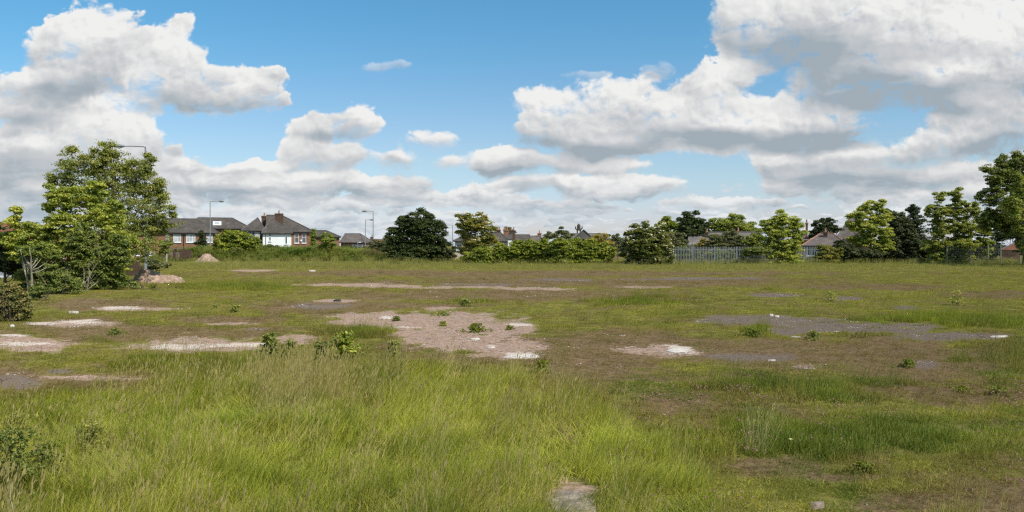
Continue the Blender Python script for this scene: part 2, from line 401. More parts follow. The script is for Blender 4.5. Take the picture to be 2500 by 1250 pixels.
# pebbles
pm, nt_ = newmat('pebbles'); nn = N(nt_); nn.out(nn.principled(nn.mix(1.0, nn.attr('tint', 'INSTANCER').outputs['Color'], nn.mix(nn.attr('var').outputs['Fac'], (.6, .6, .6), (1.3, 1.3, 1.3)), 'MULTIPLY'), .9))
for k in range(3):
    V_, F_, v_, t_ = [], [], [], []
    for i in range(12):
        a = random.random()*6.283; r = .22*math.sqrt(random.random()); s = .008+.022*random.random()**3; c = Vector((r*math.cos(a), r*math.sin(a), s*.3)); b = len(V_)
        V_ += [c+Vector((random.uniform(.6, 1.3)*d[0], random.uniform(.6, 1.3)*d[1], random.uniform(.5, .9)*d[2]))*s for d in ((1, .3, 0), (-.3, 1, 0), (-1, -.2, 0), (.2, -1, 0), (.1, 0, 1), (0, .1, -1), (.6, .6, .6), (-.5, .5, .7))]
        for f in ((0, 1, 6), (0, 6, 4), (6, 1, 4), (1, 2, 7), (1, 7, 4), (7, 2, 4), (2, 3, 4), (3, 0, 4), (1, 0, 5), (2, 1, 5), (3, 2, 5), (0, 3, 5)): F_.append(tuple(b+j for j in f)); v_.append(random.random()); t_.append(0)
    proto('pebble%d' % k, V_, F_, v_, t_, pm)

def scatter_tree():
    ng = bpy.data.node_groups.new('scatter_clumps', 'GeometryNodeTree')
    ng.interface.new_socket('Geometry', in_out='INPUT', socket_type='NodeSocketGeometry')
    ng.interface.new_socket('Geometry', in_out='OUTPUT', socket_type='NodeSocketGeometry')
    gi = ng.nodes.new('NodeGroupInput'); go = ng.nodes.new('NodeGroupOutput')
    ci = ng.nodes.new('GeometryNodeCollectionInfo'); ci.inputs['Collection'].default_value = protos
    ci.inputs['Separate Children'].default_value = True; ci.inputs['Reset Children'].default_value = True
    ip = ng.nodes.new('GeometryNodeInstanceOnPoints'); ip.inputs['Pick Instance'].default_value = True
    def na(name, t):
        a = ng.nodes.new('GeometryNodeInputNamedAttribute'); a.data_type = t; a.inputs['Name'].default_value = name; return a.outputs['Attribute']
    L = ng.links.new
    L(gi.outputs[0], ip.inputs['Points']); L(ci.outputs[0], ip.inputs['Instance']); L(na('idx', 'INT'), ip.inputs['Instance Index'])
    L(na('rot', 'FLOAT_VECTOR'), ip.inputs['Rotation']); L(na('scl', 'FLOAT_VECTOR'), ip.inputs['Scale'])
    L(ip.outputs[0], go.inputs[0]); return ng
NG = scatter_tree()
def scatter(name, x, y, idx, sxy, sz, tint, label=None, cat=None, zoff=0, lean=None):
    n = len(x)
    if n == 0: return
    me = bpy.data.meshes.new(name); me.vertices.add(n)
    z = H(x, y)+zoff
    me.vertices.foreach_set('co', np.stack([x, y, z], -1).astype(np.float32).ravel())
    rz = rng.uniform(-.6, .6, n) if lean is None else rng.uniform(0, 6.283, n)
    for k, t, d in (('idx', 'INT', idx.astype(np.int32)), ('rot', 'FLOAT_VECTOR', np.stack([rng.normal(0, .05, n), rng.normal(0, .05, n), rz], -1)),
                    ('scl', 'FLOAT_VECTOR', np.stack([sxy, sxy, sz], -1)), ('tint', 'FLOAT_COLOR', np.concatenate([tint, np.ones((n, 1))], 1))):
        a = me.attributes.new(k, t, 'POINT'); a.data.foreach_set('color' if t == 'FLOAT_COLOR' else 'vector' if t == 'FLOAT_VECTOR' else 'value', (d if t == 'INT' else d.astype(np.float32)).ravel())
    o = link(name, me); md = o.modifiers.new('scatter', 'NODES'); md.node_group = NG
    tag(o, label, cat, kind='stuff'); return o

def fan(n, y0, y1, k=.76, xmin=None, xmax=None):
    y = np.sqrt(rng.uniform(y0*y0, y1*y1, n)); x = rng.uniform(-k, k, n)*y
    return x, y
def cols(L): return np.array(L, float)
def lerp(a, b, t): t = t[:, None]; return a*(1-t)+b*t
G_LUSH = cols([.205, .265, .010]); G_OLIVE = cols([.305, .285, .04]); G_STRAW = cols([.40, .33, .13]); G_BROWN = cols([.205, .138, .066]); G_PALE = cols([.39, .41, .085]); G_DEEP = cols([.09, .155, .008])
def tints(x, y, tall, br, lu):
    n = len(x)
    a = fbm(x*.5+7, y*.5, 3); b = fbm(x*.16+70, y*.16+4, 3)
    t = lerp(G_OLIVE, G_LUSH, np.clip(ss(lu, -.5, .4)*.8+(a-.5)*1.3, 0, 1))
    t = lerp(t, G_PALE, np.clip((b-.45)*(.9+.9*tall)+tall*.34, 0, .85))
    t = lerp(t, G_STRAW, np.clip((a-.6)*2.2, 0, .6)*(1-ss(lu, -.2, .3)))
    t = lerp(t, G_BROWN, np.clip(ss(br, -.45, .4)*.85, 0, 1)*(1-.8*tall))
    mot = .55*fbm(x*.8+3, y*.35+8, 3)+.45*fbm(x*2.2, y*1.1, 3)
    t = lerp(t, G_BROWN*1.05, ss(mot, .48, .62)*.66*(1-.85*tall)*(1-.6*ss(lu, -.1, .4)))
    t = lerp(t, G_DEEP, ss(fbm(x*.9+33, y*.9+2, 3), .50, .66)*np.where((x > .13*y) & (y < 16), .8, .4))  # deep green patches; the near right gets more, painting in a shadowed look
    t = t*(.66+.56*fbm(x*1.3+5, y*1.3, 3))[:, None]*np.array([1.0, 1.0, .85])
    t = t*(.84+.22*tall)[:, None]*lerp(np.array([1.0, 1.0, 1.0]), np.array([.97, .99, .74]), .4+.6*tall)
    return t*rng.uniform(.72, 1.32, (n, 1))
NT = {'tall': [PIDX['tall%d' % k] for k in range(4)], 'short': [PIDX['short%d' % k] for k in range(3)], 'mid': [PIDX['mid0'], PIDX['mid1']], 'seed': [PIDX['seed0'], PIDX['seed1']],
      'dry': [PIDX['dry0'], PIDX['dry1']], 'weed': [PIDX['weed%d' % k] for k in range(3)], 'peb': [PIDX['pebble%d' % k] for k in range(3)]}
def pick(kind, n): return np.array(NT[kind])[rng.integers(0, len(NT[kind]), n)]

TALL = []; SHORT = []
for (y0, y1, dens, s0) in ((5.6, 9.5, 95, .8), (9.5, 15, 60, .95), (15, 30, 26, 1.15), (30, 60, 9, 1.5), (60, 112, 4.2, 1.9)):
    area = .76*(y1*y1-y0*y0); n = int(area*dens)
    x, y = fan(n, y0, y1)
    U_, V_g, p_, w_, g_, b_, l_, nn1, nn2 = ground_fields(x, y)
    tall = tallness(U_, V_g, nn2)
    bare = np.maximum(np.maximum(ss(p_, -.12, .12), ss(w_, -.2, .1)), ss(g_, -.15, .12))
    brn = ss(b_, -.3, .4)*(1-tall)
    road = ss(x, -70, -60)*0
    keep = rng.random(n) > np.clip(bare*.985+brn*.42, 0, .985)
    keep &= ~((x < -36) & (y > 61) & (y < 78))
    x, y, tall, b_, l_, brn, U_, V_g, bare = [a[keep] for a in (x, y, tall, b_, l_, brn, U_, V_g, bare)]
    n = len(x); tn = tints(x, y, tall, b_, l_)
    lushk = ss(l_, -.4, .4); farstrip = ss(y, 74, 84)
    r = rng.random(n)
    isT = r < tall*.98
    tn = lerp(tn, np.array([.36, .34, .10]), ss(y, 68, 80)*.55)
    hmid = (.55+np.where(y < 16, .6, .9)*lushk+1.5*farstrip)*(1-.6*brn)
    hmid = hmid*rng.uniform(.7, 1.3, n)*(.6+.9*fbm(x*.7, y*.7+30, 3))
    tk = fbm(x*.7+51, y*.7+13, 3)+rng.normal(0, .06, n)
    tsel = np.array(NT['tall'])[np.digitize(tk, [.42, .50, .58])]
    idx = np.where(isT, tsel, np.where(hmid > .85, pick('mid', n), pick('short', n)))
    r2 = rng.random(n)
    seedp = .06+.26*ss(fbm(x*.45+21, y*.3+5, 3), .60, .74)+.5*ss(1-np.sqrt(((U_-730)/190)**2+((V_g-975)/42)**2)+nn2[keep], 0, .5)
    idx = np.where(isT & (r2 < seedp), pick('seed', n), idx)
    idx = np.where(~isT & (r2 < .10+.30*brn), pick('dry', n), idx)
    seedy = isT & (r2 < seedp)
    tn[seedy] = tn[seedy]*.6+np.array([.62, .42, .30])*.4
    sxy = s0*rng.uniform(.8, 1.25, n)
    sz = np.where(isT, rng.uniform(.65, 1.15, n)*(.55+.5*tall)*(.55+.95*fbm(x*.8, y*.8, 3)), np.clip(hmid, .35, 2.2))
    sz = sz*np.where(bare > .4, .45, 1)
    if y0 >= 60: sz = sz*1.15
    for L, msk in ((TALL, isT), (SHORT, ~isT)): L.append([a[msk] for a in (x, y, idx, sxy, sz)]+[tn[msk]])
def cat_(L): return [np.concatenate([q[i] for q in L]) for i in range(6)]
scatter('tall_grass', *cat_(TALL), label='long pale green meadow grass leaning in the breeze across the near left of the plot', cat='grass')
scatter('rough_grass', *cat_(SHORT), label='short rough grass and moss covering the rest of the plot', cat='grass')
# clover heads
x, y = fan(5200, 6, 26)
U_, V_g, p_, w_, g_, b_, l_, nn1, nn2 = ground_fields(x, y)
k = (fbm(x*.6+12, y*.6+3, 2) > .52) & (p_ < -.1) & (g_ < 0) & (U_ > 1250) & (y < 16)
x, y = x[k], y[k]; n = len(x)
scatter('clover_flowers', x, y, np.full(n, PIDX['clover']), np.ones(n), np.ones(n)*.9, np.ones((n, 3)), label='dusky pink clover heads dotted through the short grass', cat='wild flowers')
# pebbles and rubble crumbs
PX = []
for y0, y1, dens, s0 in ((5.6, 14, 22, .7), (14, 30, 16, 1.0), (30, 60, 4, 1.6)):
    n = int(.76*(y1*y1-y0*y0)*dens); x, y = fan(n, y0, y1)
    U_, V_g, p_, w_, g_, b_, l_, nn1, nn2 = ground_fields(x, y)
    a = np.maximum(np.maximum(ss(p_, -.15, .2), ss(g_, -.15, .2)), ss(w_, -.15, .2)); k = rng.random(n) < a*.45+ss(b_, -.1, .4)*.05
    x, y, p_, w_, g_ = [q[k] for q in (x, y, p_, w_, g_)]; n = len(x)
    t = np.where((g_ > p_)[:, None], np.array([.22, .17, .135]), np.array([.46, .34, .27])); t = np.where((w_ > 0)[:, None] | (rng.random((n, 1)) < .12), np.array([.52, .47, .41]), t)
    PX.append([x, y, pick('peb', n), s0*rng.uniform(.7, 1.4, n), s0*rng.uniform(.6, 1.0, n), t*rng.uniform(.7, 1.2, (n, 1))])
scatter('gravel', *cat_(PX), label='loose gravel and brick crumbs lying on the bare patches', cat='gravel', lean=1)
# bank of weeds
n = 9000
x = rng.uniform(-49, -13.5, n); y = rng.uniform(100.5, 121, n)
k = rng.random(n) < ss(H(x, y), .05, .5)*.9+.06; x, y = x[k], y[k]; n = len(x)
a = fbm(x*.35, y*.35, 3)
t = lerp(np.array([.15, .22, .035]), np.array([.30, .32, .075]), ss(a, .35, .65)); t = lerp(t, np.array([.20, .16, .075]), ss(fbm(x*.25+9, y*.25, 3), .56, .72)*.8)
t *= rng.uniform(.75, 1.3, (n, 1))
isw = rng.random(n) < .62
scatter('bank_weeds', x, y, np.where(isw, pick('weed', n), pick('tall', n)), rng.uniform(1.3, 2.1, n), np.where(isw, rng.uniform(.7, 1.35, n), rng.uniform(1.2, 2.2, n))*(.55+.8*fbm(x*.5+3, y*.5, 2)), t,
        label='waist high nettles and weeds covering the low bank before the houses', cat='weeds', lean=1)
# scattered weeds at the foot of the far trees, hedge and on the field
n = 3600; x = rng.uniform(-16, 66, n); y = rng.uniform(88, 101, n)
U_ = 1250+F*x/y
k = rng.random(n) < .35+.5*fbm(x*.3, y*.3, 2); x, y = x[k], y[k]; n = len(x)
t = lerp(np.array([.16, .22, .03]), np.array([.34, .33, .09]), rng.random(n))
scatter('verge_weeds', x, y, np.where(rng.random(n) < .3, pick('weed', n), pick('tall', n)), rng.uniform(1.0, 1.7, n), rng.uniform(.5, 1.2, n), t, label='long verge grass and weeds along the foot of the far hedge and fence', cat='weeds', lean=1)

# ------------------------------------------------------------------ trees and shrubs
SP = {
 'syc': leafmat('sycamore_leaves', (0.187, 0.296, 0.037), (0.643, 0.719, 0.194)),
 'sycr': leafmat('roadside_sycamore_leaves', (0.130, 0.217, 0.034), (0.491, 0.564, 0.138)),
 'ash': leafmat('ash_leaves', (0.162, 0.238, 0.053), (0.497, 0.548, 0.173)),
 'oak': leafmat('dark_oak_leaves', (0.030, 0.058, 0.011), (0.103, 0.144, 0.039), .2),
 'dark': leafmat('evergreen_leaves', (0.032, 0.054, 0.016), (0.113, 0.143, 0.049), .15),
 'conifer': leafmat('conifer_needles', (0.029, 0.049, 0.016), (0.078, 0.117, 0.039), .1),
 'knot': leafmat('broad_bright_leaves', (0.120, 0.205, 0.020), (0.442, 0.511, 0.085), .35, .45),
 'elder': leafmat('elder_leaves', (0.081, 0.136, 0.025), (0.307, 0.344, 0.090)),
 'eld2': leafmat('yellowing_elder_leaves', (0.134, 0.191, 0.026), (0.516, 0.497, 0.134)),
 'dull': leafmat('willow_leaves', (0.104, 0.131, 0.049), (0.260, 0.295, 0.131), .25),
 'yell': leafmat('golden_leaves', (0.261, 0.246, 0.043), (0.522, 0.478, 0.145), .35),
 'bram': leafmat('bramble_leaves', (0.087, 0.151, 0.023), (0.307, 0.363, 0.088), .25),
 'mixr': leafmat('reddish_shrub_leaves', (0.094, 0.142, 0.034), (0.358, 0.302, 0.113), .25),
}
def foliage(cs, prs, nl, leaf, up=.5, flat=.65, rough=.55, slim=.42):
    """cs: puff centres (n,3), prs: radii, nl leaves per puff"""
    n = len(cs); tot = n*nl
    c = np.repeat(cs, nl, 0); pr = np.repeat(prs, nl)[:, None]
    d = rng.normal(size=(tot, 3)); d /= np.linalg.norm(d, axis=1, keepdims=True)
    d[:, 2] = np.where(d[:, 2] < -.2, -d[:, 2]*.8, d[:, 2])
    pos = c+d*pr*np.array([1, 1, flat])*(rng.random((tot, 1))**.4)
    nr = d*.7+np.array([0, 0, up])+rng.normal(size=(tot, 3))*rough
    nr /= np.linalg.norm(nr, axis=1, keepdims=True)
    ax = rng.normal(size=(tot, 3))+np.array([.3, 0, -.5]); ax -= nr*(ax*nr).sum(1, keepdims=True); ax /= np.linalg.norm(ax, axis=1, keepdims=True)
    sd = np.cross(nr, ax); L = leaf*rng.uniform(.65, 1.35, (tot, 1))
    v = np.stack([pos-ax*L*.5, pos+sd*L*slim+nr*L*.08, pos+ax*L*.5-nr*L*.12, pos-sd*L*slim+nr*L*.08], 1).reshape(-1, 3)
    f = np.arange(tot*4).reshape(-1, 4)
    pv = np.repeat(rng.random(n), nl); var = np.clip(.25*pv+.75*rng.random(tot)*(.6+.6*pv), 0, 1)
    return v, f, var
def crownmesh(lobes, Y, leaf, pr, nl, dens=1.0, up=.5, flat=.65, depth=.9, shell=.45, slim=.42, seed_jit=.12, fill=1.0, skirt=0):
    s = sc(Y); cs = []; rs = []; cores = []; dens = dens*1.55
    gy = HZ+F*CH/Y
    extra = []
    for lb in lobes:
        if lb[2] > 11 and Y < 145:
            for _ in range(3):
                a_ = random.uniform(-.5, 3.6); k_ = random.uniform(.28, .48)
                extra.append((lb[0]+lb[2]*.92*math.cos(a_), lb[1]-lb[3]*.92*math.sin(a_), lb[2]*k_, lb[3]*k_))
    lobes = list(lobes)+extra
    if skirt:
        lobes = list(lobes)+[(lb[0]+random.uniform(-6, 6), (lb[1]+lb[3]+gy)/2, lb[2]*skirt, max(4, (gy-lb[1])*.5+3)) for lb in lobes if lb[1]+lb[3]*2.2 > gy]
    for lb in lobes:
        cx, cy, rx, ry = lb[:4]; dy = lb[4] if len(lb) > 4 else None
        c = np.array(P(cx, cy, Y)); R_ = np.array([rx*s, max(rx, ry)*s*depth, ry*s])
        R_ = np.maximum(R_-pr*.6, R_*.5)
        c[1] += (dy if dy is not None else rng.uniform(-.35, .35)*R_[0])
        area = 4*math.pi*((R_[0]*R_[1])**1.6+(R_[0]*R_[2])**1.6+(R_[1]*R_[2])**1.6)**(1/1.6)/3**(1/1.6)
        n = max(6, int(area/(pr*pr*2.2)*dens))
        d = rng.normal(size=(n, 3)); d /= np.linalg.norm(d, axis=1, keepdims=True)
        rad = 1-shell*rng.random((n, 1))**1.5+rng.normal(0, seed_jit, (n, 1))
        cs.append(c+d*R_*rad); rs.append(pr*rng.uniform(.6, 1.35, n)); cores.append((c, R_))
    cs = np.concatenate(cs); rs = np.concatenate(rs)
    zmin = H(cs[:, 0], cs[:, 1])+.1; k = cs[:, 2] > zmin; cs, rs = cs[k], rs[k]
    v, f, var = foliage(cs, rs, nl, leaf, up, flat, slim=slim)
    # inner leaves
    fv = []; 
    for c, R_ in cores:
        n = int(fill*60*max(1, R_[0]*R_[2]))
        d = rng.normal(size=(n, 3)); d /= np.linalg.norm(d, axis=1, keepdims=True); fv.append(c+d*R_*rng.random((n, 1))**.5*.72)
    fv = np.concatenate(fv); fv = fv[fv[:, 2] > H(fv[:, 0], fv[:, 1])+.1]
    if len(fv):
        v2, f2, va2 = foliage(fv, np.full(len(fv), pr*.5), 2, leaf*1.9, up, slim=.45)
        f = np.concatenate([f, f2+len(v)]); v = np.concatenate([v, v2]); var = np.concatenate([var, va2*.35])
    k = v.reshape(-1, 4, 3)[:, :, 2].min(1) > -.05
    return v, f[k], var[k], cores, cs
def tree(name, label, cat, sp, Y, lobes, base, leaf=.17, pr=.33, nl=26, trunk=.16, group=None, mat_b='bark', stems=1, part='crown', limbs=7, blossom=None, **k):
    bx = (base-1250)*sc(Y); bz = h1(bx, Y)
    v, f, var, cores, cs = crownmesh(lobes, Y, leaf*.68, pr*1.15, int(nl*2.3), **k)
    root = empty(name, (bx, Y, bz), label, cat, group)
    o = np.array([bx, Y, bz])
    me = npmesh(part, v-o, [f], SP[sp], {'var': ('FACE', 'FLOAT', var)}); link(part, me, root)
    mb = MB()
    order = sorted(cores, key=lambda q: q[0][2])
    top = max(q[0][2]+q[1][2]*.3 for q in cores)-bz
    cxm = sum(q[0][0] for q in cores)/len(cores)-bx
    for st in range(stems):
        off = (random.uniform(-.5, .5)*(stems > 1)*1.2, random.uniform(-.4, .4)*(stems > 1))
        lean = cxm*.7+off[0]*1.2
        pts = [(off[0]*.5, off[1]*.5, -.15)]; rad = [trunk*1.25]
        for i in range(1, 7):
            t = i/6; pts.append((off[0]*.5+lean*t+random.uniform(-.08, .08)*top*.12, off[1]*.5+off[1]*t*2+random.uniform(-.1, .1), top*t*.92)); rad.append(max(.012, trunk*(1-t)**.8*.9))
        mb.tube(pts, rad, 8)
        for q in random.sample(order, min(len(order), limbs)):
            tz = max(.12, min(.75, (q[0][2]-q[1][2]*.7-bz)/top*.6)); j = tz*6; i0 = int(j); fr = j-i0
            p0 = Vector(pts[i0]).lerp(Vector(pts[i0+1]), fr); e = Vector(q[0]-o)+Vector((0, 0, q[1][2]*.45)); mdl = p0.lerp(e, .5)+Vector((0, 0, -.08*top+random.uniform(-.2, .2)))
            mb.tube([p0, p0.lerp(mdl, .6), mdl.lerp(e, .3), e], [trunk*.45, trunk*.33, trunk*.22, .012], 6)
            for w in range(3):
                e2 = e+Vector((random.uniform(-1, 1)*q[1][0]*.8, random.uniform(-1, 1)*q[1][1]*.6, random.uniform(-.1, .5)*q[1][2]))
                mb.tube([mdl.lerp(e, .3), mdl.lerp(e2, .7), e2], [trunk*.16, trunk*.1, .006], 5)
    mb.build('trunk' if trunk > .07 else 'stem', M[mat_b], root, smooth=True)
    if blossom:
        nb, bs = blossom
        sel = cs[rng.integers(0, len(cs), nb)]; cc = np.mean([q[0] for q in cores], 0)
        cen = sel+np.array([0, 0, pr*.55])+rng.normal(size=sel.shape)*pr*.3
        dd = cen-cc; dd /= np.linalg.norm(dd, axis=1, keepdims=True); cen = cen+dd*pr*.35
        cen = cen[cen[:, 2] > bz+.15]
        vv, ff, va = foliage(cen, np.full(len(cen), bs*.8), 9, bs*.6, .9, .35, rough=.3, slim=.5)
        me = npmesh('blossom', vv-o, [ff], M['flower_w'], {'var': ('FACE', 'FLOAT', va)}); link('blossom', me, root)
    return root

# --- left group
tree('ash_tree', 'tall airy grey-green tree at the left with a street lamp poking out of its top', 'tree', 'ash', 53,
     [(185, 405, 52, 42), (165, 450, 42, 50), (232, 405, 36, 38), (262, 378, 24, 30), (300, 410, 48, 40), (352, 418, 30, 42), (250, 450, 80, 60), (330, 470, 60, 60), (392, 478, 26, 36), (385, 520, 40, 40), (300, 540, 80, 60), (400, 555, 34, 32), (350, 600, 60, 50), (270, 620, 80, 60)],
     255, .15, .30, 22, .2, limbs=9, dens=.74, shell=.6, seed_jit=.2, flat=.8, fill=.8, slim=.3)
tree('sycamore_tree', 'bright yellow-green young sycamore with wind-blown leaf clusters, leftmost tall tree', 'tree', 'syc', 46,
     [(135, 480, 26, 30), (120, 510, 20, 26), (170, 500, 42, 40), (215, 480, 46, 36), (185, 550, 62, 44), (255, 530, 52, 44), (125, 570, 42, 32), (230, 600, 70, 40), (85, 590, 40, 26), (150, 610, 50, 30), (290, 590, 40, 45), (55, 600, 32, 24), (70, 570, 30, 22), (20, 590, 26, 20), (100, 640, 40, 24), (38, 550, 13, 40), (75, 625, 46, 18), (285, 640, 36, 50)],
     172, .15, .26, 26, .13, mat_b='bark_pale', limbs=10, dens=.9, shell=.5, up=.8, flat=.6)
tree('young_tree', 'slim bare-stemmed sapling with two pale forked stems under the leftmost bright tree', 'tree', 'sycr', 43,
     [(80, 615, 36, 22), (120, 628, 26, 16), (50, 630, 26, 20)], 82, .14, .22, 24, .085, mat_b='bark_pale', stems=2)
tree('undergrowth_bush', 'tall dark green thicket under the left trees, reaching down to the grass', 'bush', 'bram', 44,
     [(215, 640, 50, 55), (120, 665, 40, 24), (60, 680, 30, 16), (255, 660, 45, 48), (190, 600, 40, 50), (285, 630, 32, 50), (235, 690, 35, 20)], 235, .13, .24, 28, .05, stems=3, dens=1.0, skirt=.95)
tree('rounded_bush', 'mid green rounded bush with brownish right side beside the dead branches', 'bush', 'bram', 40,
     [(135, 682, 36, 30), (165, 695, 30, 26), (120, 700, 26, 20)], 145, .11, .2, 26, .04, stems=3, skirt=.95)
tree('small_shrub', 'small leafy shrub between the corner bush and the rounded bush', 'shrub', 'bram', 36, [(98, 712, 22, 18), (85, 728, 18, 12)], 96, .1, .16, 26, .03, stems=2, skirt=.95)
tree('corner_bush', 'dense clipped-looking green and russet bush cut by the left edge of the photo', 'bush', 'mixr', 26,
     [(20, 735, 40, 36), (45, 745, 26, 32), (5, 755, 34, 28), (-35, 750, 40, 35)], 22, .10, .14, 34, .02, stems=4, dens=2.4, seed_jit=.06, skirt=.95)
tree('dark_leaved_tree', 'small dark purple-green tree at the far left edge in front of the tiled roof', 'tree', 'dark', 47, [(10, 600, 34, 36), (-20, 590, 40, 40), (30, 640, 26, 34), (0, 650, 30, 26), (40, 665, 26, 20)], 12, .14, .24, 26, .1, limbs=5)
tree('bramble_patch', 'low bramble patch in front of the long pink rubble heap', 'brambles', 'bram', 45, [(320, 702, 26, 12), (365, 707, 24, 9), (395, 709, 18, 7), (300, 708, 24, 12)], 350, .11, .16, 22, .025, stems=3)
tree('low_bush', 'low dull green bush behind the long rubble heap', 'bush', 'dull', 62, [(385, 648, 28, 14), (365, 655, 18, 12)], 385, .12, .22, 24, .03, stems=2)
tree('conifer', 'small dark conifer against the brick house beside the second lamp post', 'conifer', 'conifer', 118, [(492, 572, 7, 12), (492, 585, 11, 13), (491, 598, 15, 14), (492, 612, 17, 12)], 492, .16, .26, 22, .08, up=.1, limbs=2, dens=1.4, skirt=.95)
tree('golden_conifer', 'little golden-tipped conifer by the ruined garden wall', 'conifer', 'yell', 108, [(402, 600, 8, 7), (398, 610, 12, 7), (400, 618, 10, 5)], 400, .16, .22, 18, .05, up=.1, limbs=2)
tree('knotweed_shrub', 'large rounded bright yellow-green shrub in front of the slate-roofed houses', 'shrub', 'knot', 108,
     [(545, 590, 25, 22), (575, 580, 32, 20), (600, 592, 28, 24), (620, 605, 18, 22), (565, 605, 40, 18)], 578, .24, .36, 24, .05, stems=5, dens=1.1, skirt=.95)
tree('bank_bush', 'dull bush standing in the weeds, right of the white house wall', 'bush', 'dull', 112, [(652, 606, 16, 8), (668, 608, 16, 8), (690, 611, 14, 6)], 668, .18, .26, 22, .03, stems=3, skirt=.95)
tree('weedy_bush', 'dark bush among the bank weeds behind the cone of rubble', 'bush', 'bram', 106, [(572, 622, 16, 18), (545, 620, 12, 12)], 570, .16, .24, 24, .03, stems=3)
tree('young_sycamore', 'slim upright young tree at the right corner of the tall brick house', 'tree', 'sycr', 110, [(766, 566, 6, 12), (765, 585, 9, 16), (768, 602, 11, 12)], 762, .2, .3, 24, .06, limbs=3, skirt=.95)
tree('leafy_young_tree', 'bushy young tree in front of the low slate roof, right of the slim one', 'tree', 'sycr', 108, [(794, 574, 10, 9), (797, 588, 17, 15), (802, 604, 20, 14), (786, 612, 13, 12), (815, 600, 10, 12)], 795, .2, .32, 24, .08, limbs=4, dens=1.0, skirt=.95)
tree('far_thicket', 'grey-green thicket between the far red roof and the dark round tree', 'bush', 'dull', 112, [(925, 598, 16, 15), (942, 604, 16, 22), (910, 610, 14, 12), (948, 622, 18, 14), (905, 595, 6, 8)], 932, .17, .3, 24, .05, stems=3, skirt=.95)
# --- centre
tree('dark_oak_tree', 'large round very dark green tree standing alone left of centre', 'tree', 'oak', 100,
     [(1018, 545, 34, 32), (985, 560, 30, 30), (1050, 565, 34, 32), (970, 590, 28, 28), (1010, 590, 50, 36), (1068, 595, 30, 30), (962, 612, 26, 24), (1025, 618, 55, 26), (1080, 615, 22, 22), (1042, 540, 16, 16), (990, 540, 14, 14), (1028, 520, 9, 9), (1060, 548, 14, 12)],
     1020, .2, .4, 34, .28, dens=1.25, shell=.4, limbs=6, skirt=.95)
tree('dark_shrub', 'low dark shrub in the gap between the dark round tree and the cream wall', 'shrub', 'dark', 98, [(1098, 622, 14, 14), (1108, 605, 8, 8)], 1100, .16, .26, 26, .04, stems=2, skirt=.95)
tree('elder_tree', 'tall yellow-green elder in cream blossom in front of the cream wall', 'tree', 'eld2', 94,
     [(1158, 545, 30, 26), (1130, 535, 16, 16), (1185, 560, 24, 28), (1140, 565, 26, 22), (1165, 590, 38, 26), (1190, 588, 22, 22), (1150, 612, 36, 18), (1120, 552, 10, 12)],
     1160, .18, .34, 28, .14, blossom=(260, .24), dens=1.0, up=.7, skirt=.95)
hedge = [(1152, 628, 22, 14), (1178, 622, 26, 20), (1215, 618, 28, 22), (1252, 614, 30, 26), (1290, 612, 28, 28), (1328, 613, 30, 28), (1368, 610, 30, 30), (1405, 612, 28, 30), (1440, 612, 30, 28), (1478, 618, 26, 24)]
side = ['leftmost and lowest, under the blossoming elder', 'second from the left, right of the lowest one', 'third from the left, below the white gable', 'fourth from the left, before the terrace roofs', 'fifth from the left, in the middle of the row', 'sixth from the left, right of the middle', 'below the small willow-like tree', 'below the hall with the stone tower', 'below the golden willow', 'rightmost, next to the round elder bush']
for i, (cx, cy, rx, ry) in enumerate(hedge):
    tree('hedge_shrub', 'bright green large-leaved hedge shrub, '+side[i], 'shrub', 'knot', 90+random.uniform(-1.5, 1.5), [(cx, cy-2, rx*.9, ry*.85), (cx-rx*.5, cy+6, rx*.6, ry*.6), (cx+rx*.5, cy+7, rx*.6, ry*.6), (cx+random.uniform(-8, 8), cy-ry*.5, rx*.5, ry*.45)],
         cx, .21, .30, 24, .04, group='hedge of bright green shrubs', stems=3, dens=1.05, blossom=None, skirt=.95)
tree('willow_like_tree', 'small grey-green tree behind the hedge, left of the hall', 'tree', 'dull', 104, [(1352, 575, 18, 10), (1372, 568, 12, 12), (1385, 578, 14, 12), (1340, 582, 14, 8)], 1365, .17, .3, 22, .08, limbs=3)
tree('golden_willow', 'golden-leaved willow bush rising above the hedge', 'bush', 'yell', 96, [(1462, 582, 20, 14), (1475, 595, 20, 14), (1445, 592, 16, 12)], 1465, .15, .28, 24, .06, limbs=3)
tree('grey_shrub', 'grey-green shrub wedged between the hedge and the round elder bush', 'shrub', 'dull', 100, [(1510, 585, 12, 12), (1500, 600, 16, 14), (1520, 605, 14, 18)], 1508, .17, .28, 22, .05, limbs=3, skirt=.95)
tree('spiky_tree', 'tiny spiky treetop behind the golden willow', 'tree', 'dark', 150, [(1486, 575, 7, 6), (1498, 578, 7, 7), (1490, 590, 9, 12)], 1490, .25, .25, 10, .06, limbs=3, dens=.7)
tree('elder_bush', 'big round elder bush covered in cream blossom beside the steel fence', 'bush', 'elder', 88,
     [(1570, 568, 32, 22), (1545, 590, 28, 26), (1600, 585, 34, 28), (1575, 605, 50, 30), (1620, 605, 24, 30), (1540, 620, 26, 20), (1590, 628, 44, 16), (1632, 618, 12, 22), (1608, 562, 16, 14)],
     1575, .17, .30, 30, .09, stems=3, blossom=(800, .22), dens=1.15, up=.7, skirt=.95)
tree('distant_tree', 'faint rounded treetop behind the terrace chimneys', 'tree', 'dull', 230, [(1240, 560, 12, 9), (1250, 566, 12, 9), (1245, 580, 14, 14)], 1244, .5, .6, 16, .2, limbs=3)
tree('sycamore_tree', 'rounded mid green tree behind the elder bush, leftmost of the clump beyond the fence', 'tree', 'knot', 135, [(1632, 550, 24, 18), (1615, 562, 14, 18), (1655, 556, 20, 18), (1635, 580, 30, 20)], 1635, .3, .5, 24, .2, dens=1.1)
